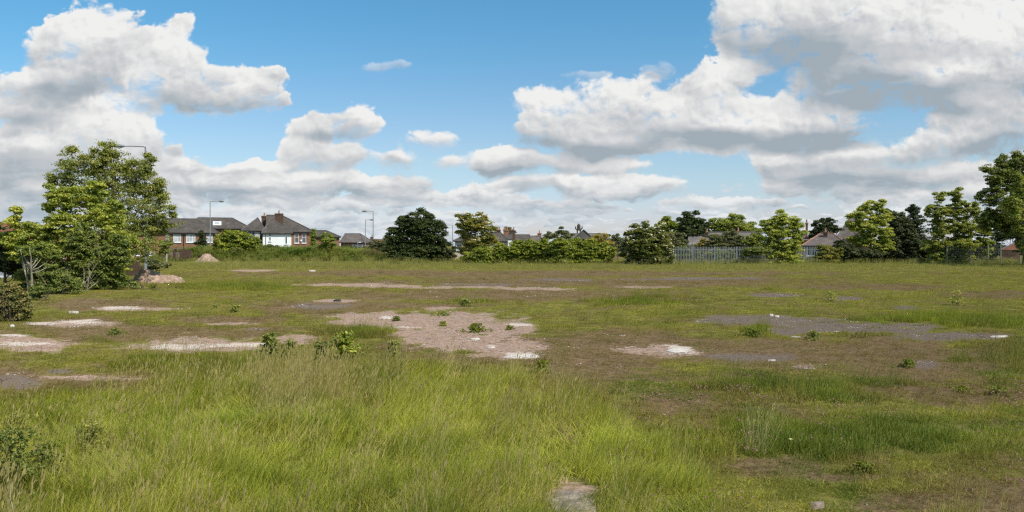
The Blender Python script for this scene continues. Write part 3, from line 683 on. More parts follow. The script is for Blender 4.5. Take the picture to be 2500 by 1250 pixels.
tree('dark_tree', 'tallest dark green tree of the clump beyond the fence', 'tree', 'oak', 128, [(1690, 540, 26, 22), (1710, 548, 22, 20), (1670, 555, 22, 24), (1695, 570, 34, 24), (1680, 530, 10, 12), (1668, 595, 20, 20)], 1690, .3, .48, 26, .22, dens=1.15)
tree('lime_tree', 'broad domed yellow-green tree right of the darkest one in the clump', 'tree', 'sycr', 140, [(1785, 550, 40, 24), (1755, 556, 28, 24), (1820, 562, 26, 22), (1790, 575, 50, 22), (1840, 572, 12, 14)], 1790, .3, .5, 24, .24, dens=1.1)
tree('willow_bush', 'dull grey-green bush leaning on the right of the elder bush', 'bush', 'dull', 104, [(1635, 578, 20, 14), (1655, 590, 24, 18), (1665, 602, 20, 14)], 1648, .18, .3, 24, .06, stems=3, skirt=.95)
tree('garden_shrub', 'yellowish garden shrub in front of the long grey roof', 'shrub', 'yell', 112, [(1718, 588, 10, 9), (1712, 597, 14, 9)], 1716, .17, .26, 20, .04, stems=2)
tree('garden_bush', 'wide dull green garden bush behind the middle of the steel fence', 'bush', 'dull', 106, [(1750, 585, 20, 16), (1785, 578, 24, 16), (1800, 592, 26, 16), (1760, 600, 40, 12)], 1775, .18, .3, 26, .06, stems=3, dens=1.1, skirt=.95)
tree('garden_tree', 'mid green leafy bush just left of the fence-side sycamore', 'bush', 'sycr', 98, [(1848, 580, 18, 16), (1835, 592, 18, 14), (1850, 600, 20, 12)], 1845, .2, .32, 26, .07, limbs=3, skirt=.95)
tree('garden_hedge', 'dark ragged hedge close behind the left part of the steel fence', 'hedge', 'bram', 98, [(1668, 620, 22, 18), (1700, 628, 24, 12), (1740, 622, 26, 16), (1780, 625, 26, 16)], 1720, .17, .3, 26, .05, stems=3, skirt=1.0)
tree('garden_hedge', 'dark ragged hedge close behind the right part of the steel fence', 'hedge', 'dark', 98, [(1815, 622, 24, 18), (1850, 628, 24, 16), (1890, 622, 26, 18), (1930, 625, 24, 14)], 1870, .17, .3, 26, .05, stems=3, skirt=1.0)
# --- right
tree('fence_sycamore', 'bright bushy sycamore growing in front of the steel fence', 'tree', 'syc', 90,
     [(1902, 535, 26, 20), (1880, 550, 20, 16), (1935, 545, 22, 20), (1900, 570, 38, 22), (1945, 570, 20, 24), (1890, 595, 34, 20), (1930, 600, 30, 24), (1908, 622, 34, 18), (1952, 585, 12, 12)],
     1912, .2, .32, 26, .13, dens=.95, up=.75, shell=.5, skirt=.95)
tree('shadow_bush', 'dark bush hanging over the lower fence, left of the fence-side sycamore', 'bush', 'bram', 89, [(1838, 612, 22, 10), (1862, 616, 20, 12), (1825, 622, 14, 8)], 1850, .16, .24, 24, .03, stems=3, skirt=.95)
tree('sparse_tree', 'feathery dark tree above the bungalow with bare twigs on its left', 'tree', 'dark', 130, [(2015, 550, 24, 16), (2000, 560, 22, 14), (2035, 560, 18, 14), (2010, 575, 32, 14), (1992, 545, 9, 7), (2022, 538, 9, 7)], 2015, .26, .34, 18, .14, dens=.85, seed_jit=.25)
tree('bramble_bush', 'bright-leaved low bush covering the end of the fence below the bungalow', 'bush', 'eld2', 92, [(2010, 612, 18, 14), (2035, 618, 22, 16), (2015, 628, 24, 10)], 2020, .17, .26, 26, .04, stems=3, skirt=.95)
tree('dark_understorey_bush', 'dark bush at the foot of the twin-topped tree', 'bush', 'dark', 93, [(2055, 605, 24, 16), (2080, 618, 30, 18), (2050, 625, 22, 12), (2120, 622, 30, 16)], 2080, .17, .28, 30, .05, stems=3, dens=1.2, skirt=.95)
tree('twin_topped_sycamore', 'bright twin-topped sycamore hiding the pointed slate gable', 'tree', 'syc', 94,
     [(2115, 505, 14, 18), (2145, 505, 20, 18), (2100, 530, 24, 22), (2145, 535, 28, 24), (2120, 560, 36, 26), (2155, 570, 24, 24), (2085, 555, 20, 18), (2110, 590, 34, 20), (2150, 600, 30, 20), (2073, 530, 7, 10)],
     2125, .2, .31, 26, .16, dens=.9, shell=.55, up=.8, skirt=.95)
tree('dark_broadleaf_tree', 'dark dense tree between the twin-topped sycamore and the conifer', 'tree', 'dark', 98,
     [(2185, 540, 24, 24), (2200, 565, 34, 28), (2170, 590, 30, 26), (2215, 600, 36, 30), (2180, 620, 34, 18), (2172, 525, 12, 14)], 2190, .19, .34, 32, .18, dens=1.25, skirt=.95)
tree('pointed_conifer', 'dark pointed conifer rising behind the dense dark tree', 'conifer', 'conifer', 101, [(2228, 505, 9, 13), (2230, 520, 16, 14), (2232, 540, 22, 18), (2235, 565, 26, 22), (2235, 600, 28, 28)], 2232, .19, .34, 28, .14, up=.1, dens=1.3, skirt=.95)
tree('wide_sycamore', 'wide loose yellow-green sycamore with ragged top, left of the tallest tree', 'tree', 'sycr', 92,
     [(2292, 485, 16, 16), (2335, 478, 18, 18), (2290, 520, 28, 24), (2335, 515, 30, 26), (2375, 520, 24, 24), (2300, 560, 36, 26), (2350, 560, 40, 28), (2395, 560, 22, 24), (2290, 600, 40, 24), (2340, 600, 44, 24), (2400, 590, 24, 18), (2270, 505, 8, 12), (2405, 615, 14, 16)],
     2330, .19, .30, 25, .17, dens=.85, shell=.6, up=.75, limbs=9, skirt=.95)
tree('tallest_tree', 'tallest dark broadleaved tree cut by the right edge of the photo', 'tree', 'bram', 84,
     [(2465, 405, 30, 26), (2510, 400, 40, 30), (2430, 430, 34, 30), (2480, 450, 50, 40), (2550, 450, 60, 60), (2420, 480, 32, 36), (2470, 520, 50, 44), (2530, 540, 60, 50), (2430, 545, 36, 34), (2470, 560, 40, 26), (2520, 590, 30, 40), (2545, 600, 60, 40)],
     2505, .2, .34, 28, .32, dens=.9, shell=.5, limbs=8)
tree('shaded_tree', 'bright sprays of foliage hanging before the tallest tree at the right edge', 'tree', 'sycr', 80, [(2470, 510, 18, 40), (2490, 470, 16, 40), (2500, 550, 22, 34), (2506, 600, 12, 26)], 2506, .18, .28, 22, .1, dens=.7)

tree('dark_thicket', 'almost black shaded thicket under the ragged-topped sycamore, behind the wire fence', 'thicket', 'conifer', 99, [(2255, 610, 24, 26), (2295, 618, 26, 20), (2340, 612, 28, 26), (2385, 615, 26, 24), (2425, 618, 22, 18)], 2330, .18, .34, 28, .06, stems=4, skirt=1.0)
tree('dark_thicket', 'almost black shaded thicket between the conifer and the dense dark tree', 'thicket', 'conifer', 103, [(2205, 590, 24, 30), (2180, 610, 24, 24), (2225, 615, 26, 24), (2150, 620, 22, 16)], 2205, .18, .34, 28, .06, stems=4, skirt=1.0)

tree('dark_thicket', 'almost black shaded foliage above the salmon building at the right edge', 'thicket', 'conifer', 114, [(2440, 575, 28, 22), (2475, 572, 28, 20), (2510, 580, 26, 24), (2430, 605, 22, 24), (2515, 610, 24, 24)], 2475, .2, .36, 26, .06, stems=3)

# dead branches by the rounded bush
dr = empty('dead_branches', (*P(196, 712, 42)[:2], h1(P(196, 712, 42)[0], 42)), 'bleached dead branches fanning out to the right of the rounded bush', 'dead branches')
o0 = Vector(dr.location); 
for k, (tx, ty) in enumerate([(238, 640), (216, 640), (232, 668), (240, 688), (205, 655), (222, 700), (228, 682)]):
    mb = MB(); e = Vector(P(tx, ty, 42+random.uniform(-1, .5)))-o0; b = Vector((random.uniform(-.3, .3), random.uniform(-.3, .3), 0))
    md = b.lerp(e, .5)+Vector((random.uniform(-.15, .15), 0, random.uniform(-.15, .1)))
    mb.tube([b, md, e], [.022, .015, .005], 6)
    for w in range(3):
        s_ = md.lerp(e, random.random()); mb.tube([s_, s_+Vector((random.uniform(-.3, .5), random.uniform(-.2, .2), random.uniform(0, .4)))], [.008, .003], 5)
    mb.build('branch', M['deadwood'], dr)

# ------------------------------------------------------------------ buildings
def window(root, x, z, w, h, y=0, pane='glass', bars=(1, 0), sill=True, name='window'):
    mb = MB(); t = .07
    mb.box(x-w/2, x+w/2, y-.06, y+.02, z+h/2-t, z+h/2).box(x-w/2, x+w/2, y-.06, y+.02, z-h/2, z-h/2+t)
    mb.box(x-w/2, x-w/2+t, y-.06, y+.02, z-h/2+t, z+h/2-t).box(x+w/2-t, x+w/2, y-.06, y+.02, z-h/2+t, z+h/2-t)
    for i in range(bars[0]):
        bx = x-w/2+(i+1)*w/(bars[0]+1); mb.box(bx-.035, bx+.035, y-.055, y+.01, z-h/2+t, z+h/2-t)
    for i in range(bars[1]):
        bz = z-h/2+(i+1)*h/(bars[1]+1)+.12*h; mb.box(x-w/2+t, x+w/2-t, y-.052, y+.008, bz-.03, bz+.03)
    f = mb.build(name, M['white'], root)
    MB().box(x-w/2+t*.6, x+w/2-t*.6, y-.03, y+.015, z-h/2+t*.6, z+h/2-t*.6).build('pane', M[pane], f)
    if sill: MB().box(x-w/2-.08, x+w/2+.08, y-.14, y+.01, z-h/2-.11, z-h/2-.004).build('sill', M['white'], f)
    return f
def house(name, label, cat, x0, x1, Y, ze, zr, depth, wall='brick', roof='slate', il=0., ir=0., yaw=0, oh=.3, ridge='ridge_grey', group=None, ox=0, gutter=True):
    """x0,x1: photo columns of the front wall at distance Y; il, ir: hip insets in metres"""
    s = sc(Y); w = (x1-x0)*s; cx = ((x0+x1)/2-1250)*s+ox
    yaw = yaw-math.atan2(cx, Y)
    root = empty(name, (cx-math.sin(yaw)*depth/2, Y+math.cos(yaw)*depth/2, 0), label, cat, group, yaw); hw, hd = w/2, depth/2
    mb = MB().box(-hw, hw, -hd, hd, -.4, ze-.02)
    for sx, ins in ((-1, il), (1, ir)):
        if ins == 0:
            a, b = sorted((sx*(hw), sx*(hw-.25))); zt = zr-.14
            mb.add([(a, -hd, ze-.02), (a, hd, ze-.02), (a, 0, zt), (b, -hd, ze-.02), (b, hd, ze-.02), (b, 0, zt)], [(0, 2, 1), (3, 4, 5), (0, 3, 5, 2), (1, 2, 5, 4), (0, 1, 4, 3)])
    mb.build('wall', M[wall], root)
    ex, ey = hw+oh, hd+oh; k = (zr-ze)/hd; zo = ze-k*oh*.6
    def ring(dz): return [(-ex, -ey, zo+dz), (ex, -ey, zo+dz), (ex, ey, zo+dz), (-ex, ey, zo+dz), (-ex+(il+oh if il else 0), 0, zr+dz), (ex-(ir+oh if ir else 0), 0, zr+dz)]
    v = ring(0)+ring(-.13)
    top = [(0, 1, 5, 4), (2, 3, 4, 5), (1, 2, 5), (3, 0, 4)]
    if not il: top[3] = None
    if not ir: top[2] = None
    f = [q for q in top if q]+[tuple(i+6 for i in q[::-1]) for q in top if q]
    f += [(1, 0, 6, 7), (3, 2, 8, 9)]
    f += [(0, 3, 9, 6)] if il else [(0, 4, 10, 6), (4, 3, 9, 10)]
    f += [(2, 1, 7, 8)] if ir else [(1, 7, 11, 5), (5, 11, 8, 2)]
    r = MB().add(v, f).build('roof', M[roof], root)
    mb = MB(); a, b = v[4], v[5]; mb.tube([(a[0], a[1], a[2]+.02), (b[0], b[1], b[2]+.02)], [.11, .11], 6)
    if il: [mb.tube([(a[0], a[1], a[2]+.02), (v[i][0], v[i][1], v[i][2]+.03)], [.09, .09], 6) for i in (0, 3)]
    if ir: [mb.tube([(b[0], b[1], b[2]+.02), (v[i][0], v[i][1], v[i][2]+.03)], [.09, .09], 6) for i in (1, 2)]
    mb.build('ridge_tile', M[ridge], r)
    if gutter:
        MB().box(-ex, ex, -ey-.1, -ey+.002, zo-.16, zo-.02).build('gutter', M['gutter'], root)
    root['w'] = w; root['hd'] = hd
    return root, r, cx, Y
def X(px, Y, cx): return (px-1250)*sc(Y)-cx
def Z(py, Y): return CH-(py-HZ)*sc(Y)
def chimney(roof, x, y, w, d, z0, z1, mat='brick_dark', pots=1):
    mb = MB().box(x-w/2, x+w/2, y-d/2, y+d/2, z0, z1-.25).box(x-w/2-.06, x+w/2+.06, y-d/2-.06, y+d/2+.06, z1-.25, z1)
    c = mb.build('chimney', M[mat], roof)
    for i in range(pots):
        px = x+(i-(pots-1)/2)*w/max(1, pots)*.9
        MB().tube([(px, y, z1-.01), (px, y, z1+.15), (px, y, z1+.4), (px, y, z1+.55)], [.16, .13, .11, .15], 10).build('chimney_pot', M['terracotta'], c)
    return c

# A: low brick wing, left
A, r, cx, Y_ = house('brick_house', 'brown brick wing with hipped slate roof, half hidden by the tall left tree', 'house', 330, 524, 138, 4.75, 7.2, 11, il=5.2, ir=3.2, group='slate roofed houses on the left')
for px, w_, kx in ((372, 14, 1), (410, 8, 0), (432, 17, 1), (463, 21, 2), (506, 14, 1)): window(A, X(px, 138, cx), Z(582, 138), w_*sc(138), 19*sc(138), -A['hd'], 'curtain', (kx, 1))
for px, w_ in ((373, 16), (345, 14)): window(A, X(px, 138, cx), Z(619, 138), w_*sc(138), 9*sc(138), -A['hd'], 'glass', (1, 0))
MB().tube([(X(447, 138, cx), -A['hd']-.08, -.3), (X(447, 138, cx), -A['hd']-.08, 4.6)], [.06, .06], 6).build('drainpipe', M['gutter'], A)
# B: back range
B, r, cx, Y_ = house('slate_roofed_house', 'long brick house with a plain slate roof and one white skylight, behind the brick wing', 'house', 452, 608, 151, 5.75, 7.75, 8, il=2.6, ir=3.2, group='slate roofed houses on the left')
# skylight on the front slope
yb = -4*.55; kz = (7.75-5.75)/4
def slope_z(y): return 7.75-kz*abs(y)*1.0
sx = X(530, 151, cx)
def slab(mb, x0, x1, y0, y1, up, th=.1, sk=.0):
    v = []
    for dz in (up, up+th):
        v += [(x0, y0, slope_z(y0)+dz), (x1, y0, slope_z(y0)+dz), (x1, y1, slope_z(y1)+dz), (x0, y1, slope_z(y1)+dz)]
    return mb.add(v, [(3, 2, 1, 0), (4, 5, 6, 7), (0, 1, 5, 4), (1, 2, 6, 5), (2, 3, 7, 6), (3, 0, 4, 7)])
f = slab(MB(), sx-.75, sx+.75, -3.0, -1.55, -.02).build('skylight', M['white'], r)
slab(MB(), sx-.42, sx+.42, -2.65, -1.9, .085, .02).build('pane', M['curtain'], f)
window(B, X(600, 151, cx)-.8, 3.6, 1.2, 1.3, -B['hd'], 'glass', (1, 0))
# C: brick and white-rendered house
Cc, r, cx, Y_ = house('brick_cottage', 'small brick cottage with a hipped slate roof, left of the white house', 'house', 594, 642, 143, 5.2, 7.5, 9, il=2.5, ir=.9, group='slate roofed houses on the left')
window(Cc, X(615, 143, cx), Z(573, 143), 1.1, 1.4, -Cc['hd'], 'glass', (1, 0)); window(Cc, X(627, 143, cx), Z(578, 143), .8, 1.7, -Cc['hd'], 'curtain', (1, 0))
MB().box(X(634, 143, cx), X(641, 143, cx), -Cc['hd']-.04, -Cc['hd']+.01, 1.5, 4.6).build('door', M['gutter'], Cc)
Cw, r, cx, Y_ = house('white_house', 'white rendered house under a hipped slate roof with two narrow windows', 'house', 643, 710, 138, 4.65, 7.15, 8.5, wall='render_white', il=1.3, ir=3.2, oh=.25, group='slate roofed houses on the left')
window(Cw, X(660, 138, cx), Z(580, 138), .34, 1.2, -Cw['hd'], 'glass', (0, 1)); window(Cw, X(698, 138, cx), Z(586, 138), .38, 1.4, -Cw['hd'], 'glass', (0, 0)); window(Cw, X(660, 138, cx), Z(571, 138)+.02, .34, .3, -Cw['hd'], 'glass', (0, 0), sill=False)
MB().tube([(X(650, 138, cx), -Cw['hd']-.06, -.3), (X(650, 138, cx), -Cw['hd']-.06, 4.4)], [.05, .05], 6).build('drainpipe', M['wood'], Cw)
# D: tall brick house
D, r, cx, Y_ = house('tall_brick_house', 'tallest brick house of the row with a broad slate roof and a massive chimney', 'house', 655, 763, 147, 5.1, 8.1, 8.5, wall='brick', il=0, ir=5.6, oh=.3, group='slate roofed houses on the left')
chimney(r, X(682, 147, cx), -2.6, 1.45, 1.2, 5.9, Z(522, 147)+.1, 'brick_dark', 1)
chimney(r, X(646, 147, cx), 1.2, 1.0, .8, 5.5, Z(527, 147)+.15, 'brick_dark', 1)
for px in (724, 741):
    window(D, X(px, 147, cx), Z(582, 147), .75, 1.7, -D['hd'], 'glass', (0, 1)); MB().box(X(px, 147, cx)-.45, X(px, 147, cx)+.45, -D['hd']-.03, -D['hd']+.01, Z(569, 147)-.02, Z(569, 147)+.3).build('lintel', M['gutter'], D)
mb = MB(); mb.tube([(X(734.5, 147, cx), -D['hd']-.12, Z(587, 147)), (X(734.5, 147, cx), -D['hd']-.02, Z(587, 147))], [.17, .17], 12); mb.build('satellite_dish', M['white'], D)
# E, F: lower ranges to the right
E, r, cx, Y_ = house('low_slate_house', 'low house with a plain slate roof behind the young trees', 'house', 756, 828, 165, 4.3, 5.6, 8, il=1.0, ir=2.6, roof='slate', group='slate roofed houses on the left')
Fh, r, cx, Y_ = house('gabled_house', 'house with mauve roof, buff gable end and a row of small white windows', 'house', 832, 886, 170, 3.2, 5.0, 9, wall='brick_pale', roof='slate_warm', il=0, ir=1.6, yaw=R(-14), oh=.35, gutter=True, group='slate roofed houses on the left')
for px in (862, 869, 876, 883): window(Fh, X(px, 170, cx), 2.3, .5, .75, -Fh['hd'], 'curtain', (1, 1))
# G: far red houses
G, r, cx, Y_ = house('red_roofed_house', 'distant red tiled house with a white bargeboard at its left gable', 'house', 893, 960, 215, 1.4, 4.1, 9, wall='brick', roof='tile_red', il=0, ir=0, gutter=False, group='distant red roofed houses')
window(G, X(909, 215, cx), .6, .9, 1.6, -G['hd'], 'glass', (1, 1))
chimney(r, X(908, 215, cx), 0, .9, .7, 3.6, 4.8, 'brick_dark', 1)
chimney(r, X(946, 215, cx), 0, 1.1, .8, 3.6, 5.4, 'brick', 1)
G2, r, cx, Y_ = house('small_red_gable', 'small distant gabled house with bright white bargeboards beside the lamp post', 'house', 879, 897, 200, 1.5, 4.1, 3, wall='brick', roof='tile_red', il=0, ir=0, yaw=0, gutter=False, group='distant red roofed houses')
bb = MB(); bb.tube([P(889, 583.5, 197), P(903, 599, 197)], [.16, .16], 4); bo = bb.build('bargeboard', M['white'], G2); bo.matrix_parent_inverse = G2.matrix_world.inverted()
rz_ = G2.rotation_euler.z; gl = G2.location; cz, sz_ = math.cos(-rz_), math.sin(-rz_)
bo.rotation_euler = (0, 0, -rz_); bo.location = (-(gl[0]*cz-gl[1]*sz_), -(gl[0]*sz_+gl[1]*cz), 0)
bo.matrix_parent_inverse.identity()
# far hedge under it
tree('far_hedge', 'dark clipped hedge in front of the row of small white windows', 'hedge', 'dark', 150, [(858, 606, 10, 7), (875, 607, 12, 7), (892, 607, 12, 7), (908, 608, 12, 7)], 880, .2, .3, 22, .03, stems=3)

# centre buildings
K, r, cx, Y_ = house('cream_building', 'pale cream rendered building seen left of the blossoming elder', 'building', 1111, 1186, 118, 3.15, 3.7, 7, wall='cream', roof='slate', il=.8, ir=.8, oh=.25)
window(K, X(1121, 118, cx), Z(603, 118), .9, .9, -K['hd'], 'glass', (0, 0)); window(K, X(1140, 118, cx), Z(603, 118), .9, .9, -K['hd'], 'glass', (0, 0))
T1, r, cx, Y_ = house('terraced_house', 'pinkish rendered terraced house with twin brick chimneys, right of the blossoming elder', 'house', 1192, 1242, 150, 3.35, 5.0, 8, wall='pinkish', roof='slate', il=.1, ir=1.6, group='terrace roofs behind the hedge')
chimney(r, X(1217, 150, cx), 0, .8, .7, 4.5, Z(560, 150), 'brick_dark', 2); chimney(r, X(1236, 150, cx), .2, 1.0, .7, 4.0, Z(560, 150), 'brick', 2); chimney(r, X(1252, 150, cx), .4, 1.1, .8, 3.0, Z(561, 150), 'brick_dark', 2)
window(T1, X(1212, 150, cx), 2.4, .9, .9, -T1['hd'], 'glass', (1, 0)); window(T1, X(1230, 150, cx), 2.4, .9, .9, -T1['hd'], 'glass', (1, 0))
GB, r, cx, Y_ = house('white_gable_porch', 'narrow white painted gable standing in front of the terrace', 'porch', 1240, 1250, 140, 3.6, 4.3, 3, wall='render_white', roof='slate', il=0, ir=0, oh=.08, gutter=False)
window(GB, 0, 2.4, .25, 1.0, -GB['hd'], 'glass', (0, 0))
T2, r, cx, Y_ = house('terraced_house', 'brick terraced house with a low dark roof, middle of the three behind the hedge', 'house', 1253, 1296, 158, 2.9, 4.6, 8, wall='brick_pale', roof='slate', il=0, ir=.2, group='terrace roofs behind the hedge')
window(T2, -.8, 2.1, .8, .9, -T2['hd'], 'curtain', (1, 0)); window(T2, 1.0, 2.1, .8, .9, -T2['hd'], 'curtain', (1, 0))
T3, r, cx, Y_ = house('terraced_house', 'rightmost terraced house behind the hedge, with a stepped brick party wall', 'house', 1296, 1338, 162, 2.6, 4.4, 8, wall='brick_pale', roof='slate_warm', il=0, ir=1.8, group='terrace roofs behind the hedge')
MB().box(-T3['w']/2-.22, -T3['w']/2+.1, -4.3, 4.3, -.3, 3.3).build('party_wall', M['pinkish'], T3)
chimney(r, 0, 0, .8, .6, 3.6, 5.0, 'brick', 1)
HL, r, cx, Y_ = house('hall', 'long grey-roofed hall with a central pedimented gable', 'hall', 1390, 1466, 150, 3.7, 4.7, 8, wall='brick', roof='tile_grey', il=0, ir=0)
gx = X(1425, 150, cx); hw = 2.0
MB().add([(gx-hw, -4.6, 3.65), (gx+hw, -4.6, 3.65), (gx, -4.6, 5.35), (gx-hw, 0, 3.65), (gx+hw, 0, 3.65), (gx, 0, 5.35)], [(0, 1, 2), (3, 5, 4), (0, 2, 5, 3), (1, 4, 5, 2), (0, 3, 4, 1)]).build('gable', M['tile_grey'], HL)
mb = MB().tube([(gx-hw-.15, -4.68, 3.6), (gx, -4.68, 5.42)], [.07, .07], 5).tube([(gx+hw+.15, -4.68, 3.6), (gx, -4.68, 5.42)], [.07, .07], 5); mb.build('gable_edge', M['metal'], HL)
# stone tower
tx = (1413-1250)*sc(190)
TW = empty('stone_tower', (tx, 190, 0), 'small blackened stone bell tower with corner pinnacles behind the hall', 'tower')
MB().box(-.5, .5, -.5, .5, -.3, 4.9).box(-.42, .42, -.42, .42, 6.0, 6.3).add([(-.5, -.5, 4.9), (.5, -.5, 4.9), (.5, .5, 4.9), (-.5, .5, 4.9), (-.4, -.4, 5.1), (.4, -.4, 5.1), (.4, .4, 5.1), (-.4, .4, 5.1)], [(0, 1, 5, 4), (1, 2, 6, 5), (2, 3, 7, 6), (3, 0, 4, 7)]).build('shaft', M['blackpot'], TW)
mb = MB()
for sx in (-.35, .35):
    for sy in (-.35, .35): mb.box(sx-.12, sx+.12, sy-.12, sy+.12, 4.9, 6.1)
mb.build('belfry', M['blackpot'], TW)
MB().box(-.62, .62, -.62, .62, 6.1, 6.3).build('cornice', M['blackpot'], TW)
MB().tube([(0, 0, 6.3), (0, 0, 6.75), (0, 0, 7.2), (0, 0, 7.5), (0, 0, 7.65)], [.42, .46, .42, .25, .03], 10).build('dome', M['blackpot'], TW)
for sx in (-.6, .6):
    for sy in (-.6, .6): MB().tube([(sx*.8, sy*.8, 6.2), (sx*1.25, sy*1.25, 6.5), (sx*1.4, sy*1.4, 7.1)], [.1, .1, .02], 5).build('pinnacle', M['blackpot'], TW)
LB, r, cx, Y_ = house('low_outbuilding', 'low grey-roofed outbuilding between the golden willow and the elder bush', 'outbuilding', 1476, 1512, 150, 2.5, 3.7, 6, wall='brick_pale', roof='tile_grey', il=0, ir=0)
# right buildings
LR, r, cx, Y_ = house('long_bungalow', 'long bungalow with a plain grey-brown roof behind the steel fence', 'bungalow', 1684, 1856, 122, 2.55, 4.5, 9, wall='brick_pale', roof='tile_grey', il=0, ir=0, oh=.25)
chimney(r, X(1726, 122, cx), -1.6, .32, .4, 3.3, Z(567, 122)+.1, 'brick_dark', 1); chimney(r, X(1802, 122, cx), .2, .4, .4, 4.1, Z(562, 122), 'brick', 1)
window(LR, X(1695, 122, cx), Z(597, 122), .9, .5, -LR['hd'], 'glass', (1, 0))
sh = empty('garden_wall', P(1700, 640, 104)[:2]+(0,), 'rough grey-brown garden wall showing through the left half of the steel fence', 'wall')
MB().box(-3.0, -.3, -.12, .12, -.2, 2.4).box(-.3, 1.6, -.1, .1, -.2, 1.55).box(1.6, 4.5, -.1, .1, -.2, 2.0).build('masonry', M['tile_grey'], sh)
BG, r, cx, Y_ = house('hipped_bungalow', 'bungalow with a brown hipped roof edged in terracotta ridge tiles and a square chimney', 'bungalow', 1966, 2064, 112, 2.5, 4.15, 9, wall='cream', roof='slate_warm', il=2.1, ir=1.8, ridge='ridge', oh=.3)
chimney(r, X(2015, 112, cx), -1.2, .55, .55, 3.3, Z(565, 112), 'brick_dark', 1)
for px in (1978, 1990, 2003): window(BG, X(px, 112, cx), 1.65, .6, 1.3, -BG['hd'], 'glass', (1, 0))
BR, r, cx, Y_ = house('red_brick_house', 'red house with a tall thin chimney rising behind the bungalow', 'house', 1935, 1975, 135, 3.4, 4.8, 7, wall='brick', roof='slate_warm', il=1.0, ir=1.0, ridge='ridge')
chimney(r, X(1969, 135, cx), 0, .38, .5, 4.0, Z(543, 135), 'brick', 1); chimney(r, X(1972, 135, cx), -3.0, .8, .5, 3.2, Z(577, 135), 'brick_dark', 2)
CHh, r, cx, Y_ = house('pointed_house', 'steep pointed slate gable half hidden by the twin-topped sycamore', 'building', 2045, 2118, 140, 3.6, 7.6, 9, wall='brick_dark', roof='slate_warm', il=2.2, ir=2.2, oh=.2)
window(CHh, X(2062, 140, cx), 2.6, 1.1, 1.3, -CHh['hd'], 'glass', (1, 0))
SB, r, cx, Y_ = house('salmon_brick_building', 'salmon coloured building glimpsed under the tallest tree at the right edge', 'building', 2448, 2484, 106, 1.9, 2.75, 4, wall='brick', roof='tile_red', il=1.5, ir=0, oh=.1, gutter=False)
# left building behind trees
LH, r, cx, Y_ = house('red_tiled_house', 'red tiled brick house glimpsed behind the left trees', 'house', -210, 140, 86, 3.0, 5.0, 9, wall='brick', roof='tile_red', il=0, ir=3, oh=.3)
window(LH, X(76, 86, cx), 1.3, .7, 1.7, -LH['hd'], 'curtain', (0, 1)); window(LH, X(20, 86, cx), 1.6, 1.3, 1.1, -LH['hd'], 'glass', (1, 0)); window(LH, X(118, 86, cx), 1.6, 1.2, 1.1, -LH['hd'], 'glass', (1, 0))
MB().tube([(X(3, 86, cx)-3, -LH['hd']-.4, 5.3), (X(8, 86, cx), -LH['hd']-.4, 3.2)], [.09, .09], 5)

# road and kerb at the left
def strip(name, x0, x1, y0, y1, z0, z1, mat):
    mb = MB(); nx_ = 12
    mb.box(x0, x1, y0, y1, z0, z1); o = mb.build(name, mat); o['kind'] = 'structure'; return o
strip('road', -75, -37, 62, 74, -.3, .09, M['road']); strip('pavement', -75, -37, 74, 77, -.3, .2, M['concrete'])
# crash barrier / kerb rail seen between the bushes
rail = empty('low_white_rail', ((15-1250)*sc(56), 56, h1((15-1250)*sc(56), 56)), 'low white rail glimpsed between the corner bush and the dark tree', 'rail')
MB().box(-2.2, 1.2, -.04, .04, .25, .38).build('beam', M['white'], rail)
for dx in (-2.0, -.5, 1.0): MB().box(dx-.05, dx+.05, .04, .12, -.2, .34).build('post', M['metal'], rail)

# ruined garden walls
rw = empty('ruined_wall', ((325-1250)*sc(64), 64, h1((325-1250)*sc(64), 64)), 'broken end of a brown stone wall below the left tree', 'wall')
mb = MB()
xx = -.9
for k, hgt in enumerate((.75, .95, 1.05, 1.1, 1.0, .7)):
    mb.box(xx, xx+.28, -.18+random.uniform(-.02, .02), .18+random.uniform(-.02, .02), -.2, hgt+.15); xx += .28
mb.build('masonry', M['brick_dark'], rw, bevel=.03)
gw = empty('garden_gate_wall', ((418-1250)*sc(103), 103, 0), 'brown brick garden wall with two dark timber gates before the brick wing', 'wall')
MB().box(-1.5, -.55, -.15, .15, -.2, 1.75).box(-.5, -.3, -.2, .2, -.2, 2.25).box(.45, .6, -.2, .2, -.2, 2.1).box(1.2, 2.6, -.15, .15, -.2, 1.9).build('masonry', M['brick_dark'], gw)
MB().box(-.3, .45, -.06, .06, -.1, 1.7).build('gate', M['wood'], gw); MB().box(.6, 1.2, -.06, .06, -.1, 1.7).build('gate', M['wood'], gw)
MB().box(-.6, 1.3, -.25, .25, 1.95, 2.1).build('coping', M['wood'], gw)
bbl = empty('concrete_post', (P(400, 620, 100)[0]+.35, 100, 0), 'short pale concrete post by the garden gates', 'post')
MB().box(-.07, .07, -.07, .07, -.2, 1.35).add([(-.07, -.07, 1.35), (.07, -.07, 1.35), (.07, .07, 1.35), (-.07, .07, 1.35), (0, 0, 1.45)], [(0, 1, 4), (1, 2, 4), (2, 3, 4), (3, 0, 4)]).build('shaft', M['concrete'], bbl)

